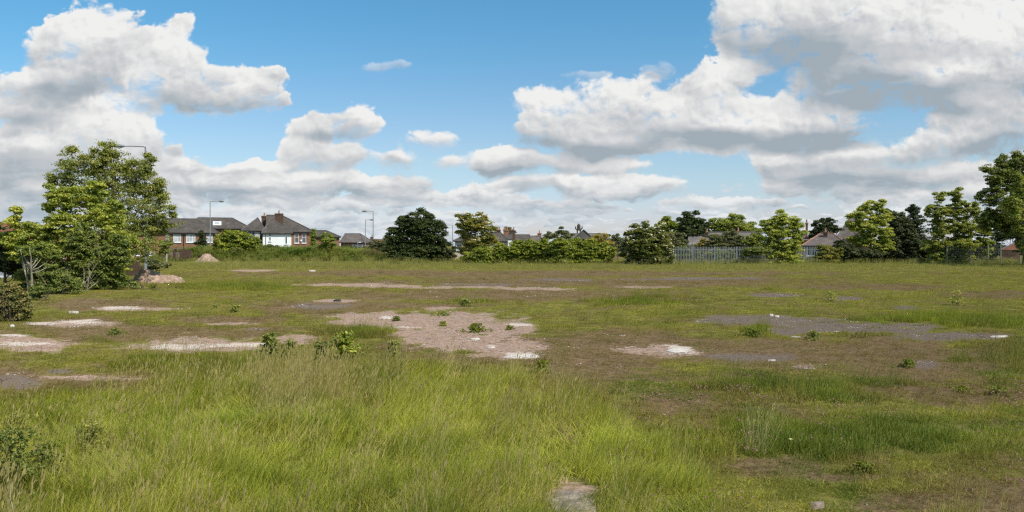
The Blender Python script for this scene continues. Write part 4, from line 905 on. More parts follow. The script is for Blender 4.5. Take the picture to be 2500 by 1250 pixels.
# ------------------------------------------------------------------ lamps
def lamp(px, top, Y, armpx, label, heady=0):
    x, _, z = P(px, top, Y); s = sc(Y); bz = h1(x, Y)
    root = empty('street_lamp', (x, Y, bz), label, 'street lamp', 'street lamps'); H_ = z-bz
    MB().tube([(0, 0, -.2), (0, 0, 1.3), (0, 0, 1.35), (0, 0, H_)], [.13, .13, .085, .055], 10).build('post', M['metal'], root, smooth=False)
    L = armpx*s; sg = 1 if L > 0 else -1
    MB().tube([(0, 0, H_-.06), (sg*.12, 0, H_-.01), (L*.5, 0, H_+.04), (L-sg*.5, 0, H_+.02+heady)], [.045, .04, .035, .03], 8).build('arm', M['metal'], root)
    hd = MB().tube([(L-sg*.62, 0, H_+.03+heady), (L-sg*.5, 0, H_+.04+heady), (L-sg*.2, 0, H_+.05+heady), (L+sg*.12, 0, H_+.04+heady), (L+sg*.2, 0, H_+.03+heady)], [.05, .1, .13, .1, .03], 8).build('lamp_head', M['metal'], root, smooth=True)
    MB().tube([(L-sg*.45, 0, H_-.02+heady), (L-sg*.2, 0, H_-.06+heady), (L+sg*.1, 0, H_-.02+heady)], [.05, .1, .04], 8).build('lamp_bowl', M['lampglass'], hd, smooth=True)
    return root
lamp(355, 358, 61, -70, 'nearest and tallest-looking street lamp, its head showing above the left tree')
lamp(513, 492, 122, 31, 'grey street lamp with its arm to the right, in front of the slate-roofed houses')
lamp(911, 516, 130, -24, 'taller of the two street lamps left of the dark round tree, arm to the left')
lamp(892, 537, 150, 18, 'shorter of the two street lamps left of the dark round tree')
lamp(1105, 550, 165, -20, 'thin distant street lamp in the gap right of the dark round tree')
sp = empty('signpost', ((873-1250)*sc(126), 126, 0), 'plain grey post with a small white plate, left of the pair of street lamps', 'signpost')
MB().tube([(0, 0, -.2), (0, 0, Z(591, 126))], [.045, .045], 8).build('post', M['metal'], sp); MB().box(.15, .55, -.02, .02, Z(592.5, 126), Z(590.5, 126)).box(0, .2, -.015, .015, Z(591.8, 126), Z(591.2, 126)).build('plate', M['white'], sp)

# ------------------------------------------------------------------ palisade fence
fx0, fx1, FY = (1640-1250)*sc(93), (2012-1250)*sc(93), 93.0
fc = empty('palisade_fence', ((fx0+fx1)/2, FY, 0), 'grey galvanised steel palisade fence running across the right middle distance', 'fence')
nb = 7; bw = (fx1-fx0)/nb
for b in range(nb):
    a = fx0+b*bw-(fx0+fx1)/2
    pst = MB().box(a-.05, a+.05, .05, .15, -.3, 2.3).build('post', M['metal'], fc)
    mb = MB()
    k = 0
    n_p = int(bw/.172)
    for i in range(n_p):
        px_ = a+.08+i*bw/n_p; w_ = .027; top = 2.34+random.uniform(-.015, .015)
        zb = -.05
        v = [(px_-w_, 0, zb), (px_+w_, 0, zb), (px_+w_, 0, top-.12), (px_, 0, top), (px_-w_, 0, top-.12)]
        v2 = [(q[0], q[1]+(.012 if j in (0, 1, 2, 4) else .012), q[2]) for j, q in enumerate(v)]
        mb.add(v+v2, [(0, 1, 2, 3, 4), (9, 8, 7, 6, 5), (0, 5, 6, 1), (1, 6, 7, 2), (2, 7, 8, 3), (3, 8, 9, 4), (4, 9, 5, 0)])
    pn = mb.build('panel', M['metal'], fc)
    MB().box(a+.05, a+bw-.05, .014, .05, 1.95, 2.0).box(a+.05, a+bw-.05, .014, .05, .35, .4).build('rail', M['metal'], pn)
# chain link fence far right
cf = empty('chainlink_fence', ((2430-1250)*sc(90), 90, 0), 'old wire mesh fence on concrete posts under the trees at the right edge', 'fence')
for px in (2312, 2368, 2412, 2443, 2490): MB().box((px-2430)*sc(90)-.06, (px-2430)*sc(90)+.06, -.06, .06, -.2, 2.45).build('post', M['moss'], cf)
mb = MB()
x0_, x1_ = (2312-2430)*sc(90), (2490-2430)*sc(90)
for k in range(9): mb.tube([(x0_, 0, .2+k*.26), (x1_, 0, .2+k*.26)], [.006, .006], 4)
for k in range(44): mb.tube([(x0_+k*(x1_-x0_)/44, .01, .1), (x0_+k*(x1_-x0_)/44, .01, 2.35)], [.004, .004], 4)
mb.build('wire_mesh', M['metal'], cf)

# ------------------------------------------------------------------ rubble heaps, stones, litter
M['rubble'] = simple('pink_rubble', (.36, .245, .175), .95, 3.5, .35, .8)
def heap(name, label, px0, px1, Y, prof, dep, seed):
    s = sc(Y); x0 = (px0-1250)*s; x1 = (px1-1250)*s; cx = (x0+x1)/2; bz = h1(cx, Y); n = 48; m_ = 26
    u = np.linspace(0, 1, n); w = np.linspace(-1, 1, m_); Uu, Ww = np.meshgrid(u, w)
    hh = np.interp(Uu, [p[0] for p in prof], [p[1] for p in prof])*(np.clip(1-Ww**2, 0, 1)**.8)
    x = x0-cx+Uu*(x1-x0); y = Ww*dep*(.3+.7*np.sin(np.pi*np.clip(Uu, .02, .98))**.5)
    hh = hh*(.72+.56*fbm(Uu*9+seed, Ww*4, 4))-.08
    v = np.stack([x.ravel(), y.ravel(), hh.ravel()], -1); I_ = np.arange(n*m_).reshape(m_, n)
    q = np.stack([I_[:-1, :-1], I_[:-1, 1:], I_[1:, 1:], I_[1:, :-1]], -1).reshape(-1, 4)
    root = empty(name, (cx, Y, bz), label, 'rubble heap'); link('mound', npmesh('mound', v, [q], M['rubble'], smooth=True), root)
    mb = MB()
    for i in range(26):
        a = random.random(); b = random.uniform(-.9, .2); hx = np.interp(a, [p[0] for p in prof], [p[1] for p in prof])*(1-b*b)**.8*.9-.04
        r_ = random.uniform(.03, .09); c = Vector((x0-cx+a*(x1-x0), b*dep*.8, hx))
        mb.add([c+Vector(d)*r_*random.uniform(.7, 1.3) for d in ((1, .2, 0), (0, 1, .1), (-1, 0, 0), (.1, -1, 0), (0, 0, 1), (0, 0, -1))], [(0, 1, 4), (1, 2, 4), (2, 3, 4), (3, 0, 4), (1, 0, 5), (2, 1, 5), (3, 2, 5), (0, 3, 5)])
    mb.build('loose_stones', M['concrete'], root); return root
heap('rubble_heap', 'cone-shaped pink rubble heap at the foot of the weedy bank', 472, 543, 99, [(0, 0), (.12, .35), (.3, 1.0), (.42, 1.3), (.52, 1.2), (.66, .85), (.8, .5), (1, 0)], 1.6, 3)
heap('rubble_heap', 'long low pink rubble heap beside the left trees', 328, 452, 54, [(0, 0), (.05, .65), (.15, .95), (.3, .9), (.5, .66), (.62, .5), (.75, .55), (.88, .4), (1, 0)], 1.2, 8)
def slabstone(name, label, cat, px, py, w, d, h, mat='stone_white', rz=0, seed=0, group=None, lift=0):
    Y = F*CH/(py-HZ); x = (px-1250)*sc(Y); rr = random.Random(seed+px); n = 11
    mb = MB(); v = []
    for lvl, (k, z) in enumerate(((1.0, -.03), (1.0, h*.55), (.8, h))):
        for i in range(n):
            a = 2*math.pi*i/n; q = k*(1+.22*math.sin(a*2+rr.random()*.6)+rr.uniform(-.12, .12)); v.append((math.cos(a)*w/2*q, math.sin(a)*d/2*q, z*(1+rr.uniform(-.15, .15))))
    f = [tuple(range(n))[::-1], tuple(range(2*n, 3*n))]+[(l*n+i, l*n+(i+1) % n, (l+1)*n+(i+1) % n, (l+1)*n+i) for l in range(2) for i in range(n)]
    mb.add(v, f); o = mb.build(name, M[mat]); o.location = (x, Y, h1(x, Y)+lift); o.rotation_euler = (0, 0, rz); tag(o, label, cat, group)
    return o
slabstone('concrete_slab', 'bright flat concrete slab at the near end of the big pink clearing', 'concrete slab', 1272, 871, .75, .55, .03, seed=1)
slabstone('concrete_slab', 'pale broken slab of concrete right of centre in the brown grass', 'concrete slab', 1655, 850, .5, .8, .03, seed=2)
slabstone('flat_stone', 'small white flat stone in the middle of the big pink clearing', 'stone', 1160, 827, .22, .12, .045, seed=3)
slabstone('flat_stone', 'white flat stone at the far left of the big pink clearing', 'stone', 945, 776, .3, .2, .04, seed=4)
slabstone('flat_stone', 'thin white stone below the small flat stone in the clearing', 'stone', 1198, 848, .2, .1, .03, seed=5)
slabstone('broken_concrete', 'greyish broken concrete patch in the tall grass at the bottom of the photo', 'concrete slab', 1402, 1216, .46, .8, .04, 'slab', .3, 6)
slabstone('pale_stone', 'elongated whitish stone lying in the short grass near the bottom right', 'stone', 1995, 1215, .15, .05, .03, 'slab', rz=.25, seed=7, lift=.04)
slabstone('pinkish_stone', 'flat pinkish stone in the brown patch right of centre', 'stone', 1966, 889, .4, .10, .03, 'slab', 0, 8)
slabstone('litter', 'scrap of crumpled white litter on the brown grass', 'litter', 1885, 870, .17, .04, .03, 'concrete', .2, 9)
slabstone('litter', 'thin white scrap lying beside the gravel strip', 'litter', 1943, 817, .22, .04, .03, 'concrete', -.3, 10)
slabstone('litter', 'small white scrap in front of the corner bush', 'litter', 30, 796, .1, .07, .07, 'white', 0, 11)
slabstone('pale_stone', 'pale stone in the grass right of the corner bush', 'stone', 180, 762, .32, .15, .09, seed=12)
slabstone('pale_stone', 'white lump at the far edge of the gravel strip', 'stone', 1883, 772, .14, .1, .07, seed=13)
slabstone('pale_stone', 'second smaller white lump at the far edge of the gravel strip', 'stone', 1896, 774, .16, .1, .05, seed=14)
slabstone('pale_stone', 'white stone in the far brown strip left of centre', 'stone', 762, 666, .55, .3, .14, seed=15)
slabstone('dark_debris', 'small dark lump of debris on the thin pink strip left of centre', 'debris', 824, 731, .3, .15, .09, 'gutter', 0, 16)
slabstone('pale_stone', 'pale slab at the right end of the gravel strip', 'stone', 2440, 821, .45, .16, .04, 'concrete', 0, 17)

# larger weeds standing on the field
SP['tuss'] = leafmat('tussock_blades', (.11, .17, .015), (.28, .34, .05), .4)
def weed(name, label, cat, sp, px, base, w, h, leaf=.09, n=90, upright=.5, group=None, nl=9):
    Y = F*CH/(base-HZ); s = sc(Y); x = (px-1250)*s; bz = h1(x, Y); W_, H_ = w*s/2, h*s
    cs = np.stack([rng.normal(0, .45, n)*W_, rng.normal(0, .45, n)*W_, rng.uniform(.03, 1, n)**1.25*H_], -1)
    taper = 1.15-.6*cs[:, 2]/H_; cs[:, :2] *= taper[:, None]
    v, f, var = foliage(cs, np.full(n, leaf*.9), nl, leaf, .45, .9, slim=.26)
    k = v.reshape(-1, 4, 3)[:, :, 2].min(1) > -.02
    root = empty(name, (x, Y, bz), label, cat, group); link('foliage', npmesh('foliage', v, [f[k]], SP[sp], {'var': ('FACE', 'FLOAT', var[k])}), root)
    mb = MB()
    for i in range(9):
        c = cs[rng.integers(0, n)]; mb.tube([(c[0]*.3, c[1]*.3, -.03), (c[0]*.7, c[1]*.7, c[2]*.6), tuple(c)], [.008, .006, .003], 5)
    mb.build('stem', M['bark'], root); return root
WG = 'tall weeds on the open ground'
weed('thistle_clump', 'tall grey-green thistle clump at the right end of the white rubble strip', 'weed', 'bram', 658, 868, 52, 66, .06, 120, group=WG)
weed('weed_clump', 'bushy low green clump right of the tall thistle', 'weed', 'bram', 708, 866, 55, 44, .05, 110, group=WG)
weed('dock_plant', 'large dock plant with broad bright leaves below the big pink clearing', 'dock plant', 'knot', 842, 872, 85, 62, .085, 120, group=WG)
weed('dock_plant', 'smaller darker dock plant left of the large one', 'dock plant', 'bram', 785, 882, 50, 50, .075, 80, group=WG)
weed('dock_plant', 'compact dock plant standing alone below the pink clearing', 'dock plant', 'ash', 962, 868, 42, 38, .07, 70, group=WG)
weed('weed_clump', 'bright green tuft on the near side of the gravel strip', 'weed', 'tuss', 1835, 815, 60, 22, .05, 90, group=WG)
weed('weed_clump', 'pale-flowered round weed in the gravel strip', 'weed', 'ash', 1985, 824, 36, 22, .05, 80, group=WG)
weed('weed_clump', 'grassy tuft growing out of the big pink clearing', 'weed', 'tuss', 1162, 808, 62, 20, .06, 80, group=WG)
weed('weed_clump', 'small tuft at the left of the big pink clearing', 'weed', 'ash', 1082, 793, 24, 10, .05, 40, group=WG)
weed('weed_clump', 'small dry tuft at the right end of the big pink clearing', 'weed', 'tuss', 1243, 800, 22, 9, .05, 40, group=WG)
weed('weed_clump', 'small tuft near the far edge of the pink clearing', 'weed', 'tuss', 968, 780, 22, 10, .05, 40, group=WG)
weed('weed_clump', 'green weed left of the pink clearing, near the white stone', 'weed', 'ash', 575, 758, 26, 16, .07, 50, group=WG)
weed('weed_clump', 'tiny dark weed left of the pink clearing', 'weed', 'ash', 525, 747, 14, 10, .06, 30, group=WG)
weed('weed_clump', 'bright weed at the far edge of the pink clearing', 'weed', 'ash', 1075, 768, 50, 12, .06, 60, group=WG)
weed('weed_clump', 'rounded weed in the middle of the field beyond the pink clearing', 'weed', 'ash', 1138, 742, 34, 18, .08, 60, group=WG)
weed('weed_clump', 'low leafy weed at the far left between the white strips', 'weed', 'ash', 282, 812, 36, 14, .05, 60, group=WG)
weed('weed_clump', 'lush tuft at the near right corner of the pink clearing', 'weed', 'tuss', 1325, 908, 44, 28, .05, 80, group=WG)
weed('weed_clump', 'leafy weed in the short grass at the bottom right', 'weed', 'tuss', 2108, 1130, 56, 24, .035, 90, group=WG)
weed('weed_clump', 'dark weed in the short grass at the right, above the bare soil', 'weed', 'tuss', 2430, 948, 70, 20, .04, 60, group=WG)
weed('weed_clump', 'dark weed left of the one at the right edge', 'weed', 'tuss', 2350, 942, 60, 14, .04, 45, group=WG)
weed('weed_clump', 'tall thin weed near the right edge of the field', 'weed', 'ash', 2335, 745, 46, 36, .07, 45, group=WG)
weed('weed_clump', 'thin weed among the gravel on the far right', 'weed', 'ash', 2030, 735, 40, 24, .07, 40, group=WG)
weed('weed_clump', 'bright green tuft beside the small gravel hollow on the right', 'weed', 'tuss', 2215, 885, 36, 18, .05, 60, group=WG)
weed('leafy_weed', 'tall leafy weed at the bottom left corner of the photo', 'weed', 'bram', 20, 1200, 200, 170, .03, 520, group=WG)
weed('leafy_weed', 'leafy weed standing in the tall grass left of the corner', 'weed', 'ash', 215, 1100, 120, 80, .028, 260, group=WG)
weed('leafy_weed', 'low dark leafy weed between the two tallest ones at the bottom left', 'weed', 'bram', 110, 1150, 120, 80, .028, 260, group=WG)
weed('leafy_weed', 'leafy weed by the bare soil at the left edge, behind the corner one', 'weed', 'ash', 40, 1060, 110, 60, .03, 220, group=WG)
# tussock with pale seed stems
def tussock(name, label, px, base, w, hleaf, hstem, nstem, seed):
    Y = F*CH/(base-HZ); s = sc(Y); x = (px-1250)*s; rr = random.Random(seed); random.seed(seed)
    root = empty(name, (x, Y, h1(x, Y)), label, 'grass tussock', 'grass tussocks')
    V_, F_, v_, t_ = blades(520, w*s*.45, hleaf*s*.35, hleaf*s*.9, .008, (.08, 0), .8, 3, .7)
    me = bpy.data.meshes.new('blades'); me.from_pydata([tuple(q) for q in V_], [], F_); me.update()
    a = me.attributes.new('var', 'FLOAT', 'FACE'); a.data.foreach_set('value', v_); me.materials.append(SP['tuss']); link('blades', me, root)
    if nstem:
        V_, F_, v_, t_ = [], [], [], []
        heads(nstem, w*s*.25, hstem*s*.5, hstem*s, .07, .0035, (.1, 0), V_, F_, v_, t_, .0011)
        # fan the stems outward
        V2 = [q*1.0 for q in V_]
        for q in V2: q.x += q.x*q.z*1.2; q.y += q.y*q.z*1.2
        me = bpy.data.meshes.new('seed_stems'); me.from_pydata([tuple(q) for q in V2], [], F_); me.update(); me.materials.append(M['straw']); link('seed_stems', me, root)
M['straw'] = simple('straw_stems', (.42, .38, .14), .8, 9, .25)
tussock('grass_tussock', 'dark green tussock with tall straw-coloured seed stems, lower right', 1845, 1080, 130, 60, 112, 70, 4)
tussock('grass_tussock', 'big dark tussock leaning over the concrete patch at the bottom', 1510, 1215, 190, 110, 150, 10, 5)
tussock('grass_tussock', 'low green tussock in the short grass left of the straw-topped one', 1690, 1190, 130, 60, 80, 8, 6)
tussock('grass_tussock', 'low lush tussock at the right edge above the bare soil', 2440, 905, 120, 34, 50, 4, 7)
# yellow flower, twig
Yf = F*CH/(1075-HZ); xf = (1930-1250)*sc(Yf)
fl = empty('yellow_flower', (xf, Yf, h1(xf, Yf)), 'single pale yellow wild flower right of the straw-topped tussock', 'flower')
MB().tube([(0, 0, -.02), (.004, 0, .13)], [.0025, .002], 5).build('stem', M['bark'], fl)
mb = MB()
for k in range(5):
    a = k*1.2566; d = Vector((math.cos(a), math.sin(a)*.8, .3)); s_ = Vector((-math.sin(a), math.cos(a), 0)); c = Vector((.004, 0, .13)); mb.add([c, c+d*.018+s_*.012, c+d*.032, c+d*.018-s_*.012], [(0, 1, 2, 3)])
mb.build('petals', M['flower_y'], fl)
Yt = F*CH/(1290-HZ); xt = (45-1250)*sc(Yt)
tw = empty('dead_stalk', (xt, Yt, h1(xt, Yt)), 'bleached dead stalk leaning left in the bottom left corner', 'dead stalk')
MB().tube([(0, 0, -.05), (-.03, 0, .15), (-.07, 0, .33), (-.085, .02, .48)], [.007, .006, .004, .002], 6).build('stalk', M['deadwood'], tw)

# ------------------------------------------------------------------ sky with cumulus clouds, laid out by direction
sunaz, sunel = R(130), R(50)      # azimuth measured clockwise from the view direction (+Y)
def make_world():
    w = bpy.data.worlds.new('World'); bpy.context.scene.world = w; w.use_nodes = True
    nt = w.node_tree; nt.nodes.clear(); n = N(nt)
    sky = n.n('ShaderNodeTexSky', sky_type='NISHITA'); sky.sun_disc = False; sky.sun_elevation = sunel; sky.sun_rotation = sunaz
    sky.altitude = 100; sky.air_density = 1.0; sky.dust_density = .6; sky.ozone_density = 1.6
    dirv = n.n('ShaderNodeTexCoord').outputs['Generated']
    sp_ = n.n('ShaderNodeSeparateXYZ'); n.set(sp_.inputs[0], dirv)
    x, y, z = sp_.outputs
    yc = n.m('MAXIMUM', y, .08); iv = n.m('DIVIDE', 1.962, yc)
    Uq = n.m('MULTIPLY_ADD', x, iv, 1.25); Vq = n.m('SUBTRACT', .6, n.m('MULTIPLY', z, iv))   # thousands of photo px
    cp = n.n('ShaderNodeCombineXYZ'); n.set(cp.inputs[0], Uq); n.set(cp.inputs[1], Vq); p0 = cp.outputs[0]
    # domain warp
    wn = n.noise(p0, 7.0, 3, .55, out=1)
    wv = n.vm('MULTIPLY_ADD', n.vm('SUBTRACT', wn, (.5, .5, .5)).outputs[0], (.085, .055, 0), p0).outputs[0]
    B_ = [ # (cx, cy, rx, ry) of each cloud lump
     (230, 70, 120, 90), (190, 130, 120, 90), (110, 110, 60, 70), (290, 150, 150, 100), (430, 120, 80, 80), (400, 190, 130, 80), (470, 170, 70, 60), (520, 225, 110, 60), (620, 215, 85, 75), (560, 250, 130, 40), (250, 210, 220, 60), (120, 220, 110, 60),
     (50, 230, 100, 70), (290, 262, 100, 40), (60, 320, 200, 80), (250, 320, 150, 70), (340, 345, 70, 60), (40, 420, 180, 90), (200, 400, 200, 70), (90, 500, 250, 60), (330, 420, 80, 60), (430, 360, 25, 22), (445, 400, 60, 36), (420, 460, 110, 60),
     (880, 290, 45, 48), (905, 315, 45, 35), (770, 310, 70, 36), (830, 330, 90, 28), (725, 355, 35, 22), (790, 385, 100, 34), (870, 375, 40, 25), (650, 412, 85, 24), (540, 430, 100, 34), (720, 450, 130, 32), (870, 450, 100, 28), (960, 460, 90, 22), (620, 480, 180, 26), (820, 500, 220, 20), (560, 520, 200, 22), (600, 455, 140, 26), (780, 430, 90, 22), (980, 440, 90, 18), (1010, 480, 110, 18), (700, 400, 60, 14), (1280, 450, 80, 20), (1500, 440, 90, 14), (660, 180, 40, 24), (690, 250, 30, 34), (450, 60, 36, 30), (540, 190, 50, 30),
     (1045, 341, 78, 34), (975, 392, 70, 36), (845, 305, 60, 38), (755, 322, 70, 38), (800, 388, 110, 38), (735, 368, 50, 28), (1090, 400, 50, 26), (1200, 392, 95, 40), (1240, 400, 90, 38), (1360, 405, 60, 30), (1480, 412, 130, 24), (1320, 260, 70, 55), (1380, 250, 90, 60), (1300, 320, 75, 50), (1420, 320, 160, 65), (1500, 240, 90, 70), (1580, 250, 70, 75), (1620, 310, 170, 80), (1480, 365, 140, 38), (1700, 220, 70, 60), (1760, 200, 80, 90), (1830, 180, 50, 55), (1740, 290, 170, 75), (1900, 300, 150, 70), (2020, 290, 160, 75), (1990, 220, 80, 60), (1830, 350, 280, 36),
     (1790, 40, 75, 90), (1880, 60, 120, 110), (2020, 70, 180, 140), (2200, 60, 200, 150), (2400, 50, 200, 130), (2150, 190, 200, 80), (2330, 180, 220, 90), (2480, 160, 120, 100), (2250, 235, 160, 50), (1860, 130, 90, 50), (2060, 160, 120, 90), (2420, 270, 120, 50),
     (1880, 400, 60, 34), (1960, 390, 110, 44), (2080, 400, 150, 46), (2230, 370, 120, 46), (2330, 350, 110, 50), (2480, 320, 130, 65), (1930, 445, 90, 36), (2100, 450, 220, 40), (2330, 430, 160, 36), (2480, 420, 120, 50), (2300, 300, 60, 30),
     (925, 170, 52, 15), (978, 164, 30, 14), (1440, 180, 60, 14), (1610, 170, 40, 30), (2495, 60, 40, 40),
     (1150, 475, 70, 32), (1230, 480, 60, 26), (1375, 452, 50, 30), (1440, 462, 110, 26), (1590, 460, 120, 28), (1720, 495, 80, 20), (1830, 497, 100, 20), (1320, 505, 160, 16), (2250, 480, 200, 22), (2440, 470, 120, 22)]
    TONE = [(2170, 225, 230, 60, .72), (2330, 120, 110, 40, .2), (1980, 95, 120, 60, .2), (2060, 145, 230, 60, .5), (1850, 115, 110, 40, .38), (1700, 338, 150, 28, .62), (1450, 376, 170, 30, .6), (1950, 342, 280, 32, .6), (2440, 355, 120, 32, .5), (2080, 445, 240, 30, .55),
     (150, 215, 140, 36, .42), (60, 420, 150, 60, .34), (60, 295, 130, 22, .35), (230, 400, 170, 50, .2), (60, 505, 180, 50, .26), (420, 250, 130, 28, .25), (560, 262, 130, 18, .2), (2330, 275, 120, 22, .3), (1300, 350, 80, 20, .3), (1560, 350, 60, 16, .2), (880, 480, 200, 16, .3), (560, 470, 200, 16, .3), (1250, 425, 140, 14, .35), (1500, 490, 200, 14, .35), (820, 335, 90, 12, .2),
     (1340, 245, 90, 40, -.5), (1520, 225, 90, 40, -.42), (1640, 265, 60, 26, -.25), (280, 250, 100, 24, -.6), (240, 50, 90, 50, -.3), (430, 90, 70, 50, -.32), (2390, 60, 140, 60, -.45), (2300, 165, 130, 28, -.35), (880, 275, 45, 30, -.45), (1200, 378, 90, 20, -.4), (450, 400, 40, 20, -.45), (640, 405, 70, 14, -.55),
     (1750, 185, 60, 45, -.3), (2150, 20, 220, 40, -.2), (1850, 305, 150, 28, -.35), (1130, 462, 44, 12, -.45), (1230, 468, 60, 10, -.35), (900, 440, 60, 12, -.35), (560, 412, 60, 12, -.35), (760, 425, 60, 10, -.3), (1600, 445, 90, 12, -.35), (1450, 440, 60, 12, -.3), (730, 515, 70, 12, -.4), (1060, 480, 80, 10, -.3), (520, 440, 60, 14, -.25), (1000, 380, 40, 14, -.3), (2100, 375, 120, 14, -.3), (1370, 445, 28, 16, -.5), (2190, 345, 70, 20, -.45), (2390, 455, 90, 18, -.3), (50, 190, 60, 24, -.45), (300, 300, 110, 34, -.3), (60, 350, 120, 20, -.3), (600, 200, 70, 24, -.25), (1040, 332, 50, 14, -.25), (1900, 385, 60, 16, -.3)]
    acc = None
    wq = wv
    for bi, (cx, cy, rx, ry) in enumerate(B_):
        rx *= 1.36; ry *= 1.32
        if bi % 6 == 5: wq = n.vm('MULTIPLY_ADD', acc, (1e-20, 1e-20, 1e-20), wv).outputs[0]   # keeps the node chain sequential
        q = n.vm('MULTIPLY_ADD', wq, (1000/rx, 1000/ry, 0), (-cx/rx, -cy/ry, 1)).outputs[0]
        d = n.vm('DOT_PRODUCT', q, q).outputs['Value']             # 1 + r^2
        wgt = n.m('SUBTRACT', 2.0, d, clamp=True)
        wgt = n.m('MULTIPLY', wgt, wgt)
        sc_ = n.vm('SCALE', q, scale=wgt).outputs[0]
        acc = sc_ if acc is None else n.vm('ADD', acc, sc_).outputs[0]
    def cells(vec, scale, ky, keep):      # packed small cumulus: one lump per cell, with the position inside the lump
        sv = n.vm('MULTIPLY', vec, (1, ky, 0)).outputs[0]
        vo = n.n('ShaderNodeTexVoronoi', voronoi_dimensions='2D'); n.set(vo.inputs['Vector'], sv); vo.inputs['Scale'].default_value = scale
        vo.inputs['Randomness'].default_value = .9
        q = n.vm('SUBTRACT', sv, vo.outputs['Position']).outputs[0]
        rs = n.n('ShaderNodeSeparateColor'); n.set(rs.inputs[0], vo.outputs['Color'])
        k = n.mr(rs.outputs[0], 0, 1, scale*keep[0], scale*keep[1], smooth=False)
        q = n.vm('SCALE', q, scale=k).outputs[0]
        q = n.vm('ADD', q, (0, 0, 1)).outputs[0]
        d = n.vm('DOT_PRODUCT', q, q).outputs['Value']
        wg = n.m('SUBTRACT', 2.0, d, clamp=True)
        return q, n.m('POWER', wg, 1.5)
    hw = n.noise(n.vm('MULTIPLY', p0, (1, 2.2, 0)).outputs[0], 19.0, 4, .6, out=1)
    wq = n.vm('MULTIPLY_ADD', n.vm('SUBTRACT', hw, (.5, .5, .5)).outputs[0], (.06, .028, 0), n.vm('MULTIPLY_ADD', acc, (1e-20, 1e-20, 1e-20), wv).outputs[0]).outputs[0]
    for scale, ky, v0, v1, keep, amp in ((7.0, 2.3, .42, .475, (3.2, 1.25), .7), (13, 3.2, .45, .52, (3.0, 1.1), .8), (22, 4.6, .50, .56, (2.6, .9), .8)):
        q, wg = cells(wq, scale, ky, keep)
        wg = n.m('MULTIPLY', wg, n.m('MULTIPLY', n.mr(Vq, v0, v1), amp))
        acc = n.vm('ADD', acc, n.vm('SCALE', q, scale=wg).outputs[0]).outputs[0]
    sa = n.n('ShaderNodeSeparateXYZ'); n.set(sa.inputs[0], acc); Sx, Sy, Sw = sa.outputs
    outm = n.m('MAXIMUM', n.mr(n.m('ABSOLUTE', n.m('SUBTRACT', Uq, 1.25)), 1.3, 1.7), n.mr(y, .25, .1))
    outm = n.m('MAXIMUM', outm, n.mr(Vq, -.05, -.35))
    on = n.noise(dirv, 2.6, 5, .55)
    # eddies: rounded billows plus fine noise; their size shrinks towards the horizon
    nearh = n.mr(Vq, .30, .56)
    grow = n.m('ADD', 1.0, n.m('MULTIPLY', nearh, .9))
    pv = n.vm('SCALE', wv, scale=1.0).outputs[0]
    pv = n.vm('MULTIPLY', pv, (1, 1.25, 0)).outputs[0]
    def detail(vec, lite=False):
        a1 = n.noise(vec, 15.0, 4 if lite else 7, .58); a2 = n.noise(n.vm('MULTIPLY', vec, (1, 1.5, 0)).outputs[0], 40.0, 3 if lite else 5, .58)
        vo = n.n('ShaderNodeTexVoronoi', voronoi_dimensions='2D', feature='F1'); n.set(vo.inputs['Vector'], vec); vo.inputs['Scale'].default_value = 24; vo.inputs['Detail'].default_value = 2.0; vo.inputs['Roughness'].default_value = .55
        a1 = n.m('MULTIPLY_ADD', n.m('SUBTRACT', .5, vo.outputs['Distance']), .28, a1)
        return n.m('ADD', n.m('MULTIPLY', a1, n.m('SUBTRACT', 1.0, nearh)), n.m('MULTIPLY', a2, nearh))
    det = detail(pv); det2 = detail(n.vm('ADD', pv, (.009, -.014, 0)).outputs[0], True)
    base = n.m('MINIMUM', Sw, 1.1)
    base = n.m('MAXIMUM', base, n.m('MULTIPLY', outm, n.mr(on, .45, .62)))
    rel = n.m('DIVIDE', Sy, n.m('MAXIMUM', Sw, .05))               # + towards a cloud's base
    dens = n.m('ADD', n.m('SUBTRACT', base, .12), n.m('MULTIPLY', n.m('SUBTRACT', det, .53), n.mr(base, .0, .25, .4, 1.5)))
    thick = n.mr(dens, .30, 1.05)
    rel = n.m('MULTIPLY', rel, n.mr(Sw, .0, .25))
    relief = n.m('MULTIPLY', n.m('SUBTRACT', det, det2), 1.1)
    slow = n.noise(wv, 4.2, 3, .5)
    tone = None; wt = n.vm('MULTIPLY_ADD', acc, (1e-20, 1e-20, 1e-20), wv).outputs[0]
    for ti, (cx, cy, rx, ry, am) in enumerate(TONE):
        rx *= 1.3; ry *= 1.35
        if ti % 6 == 5:
            cb = n.n('ShaderNodeCombineXYZ'); n.set(cb.inputs[0], tone)
            wt = n.vm('MULTIPLY_ADD', cb.outputs[0], (1e-20, 0, 0), wv).outputs[0]
        q = n.vm('MULTIPLY_ADD', wt, (1000/rx, 1000/ry, 0), (-cx/rx, -cy/ry, 1)).outputs[0]
        wg = n.m('SUBTRACT', 2.0, n.vm('DOT_PRODUCT', q, q).outputs['Value'], clamp=True)
        wg = n.m('MULTIPLY', wg, wg)
        tone = n.m('MULTIPLY', wg, am) if tone is None else n.m('MULTIPLY_ADD', wg, am, tone)
    sh = n.m('MULTIPLY', n.mr(rel, -.50, .60), .55)
    sh = n.m('ADD', sh, n.m('MULTIPLY', thick, .16))
    sh = n.m('ADD', sh, n.m('MULTIPLY', n.mr(slow, .36, .66), .30))
    wisp = None
    soft = n.noise(wv, 6.5, 2, .5)
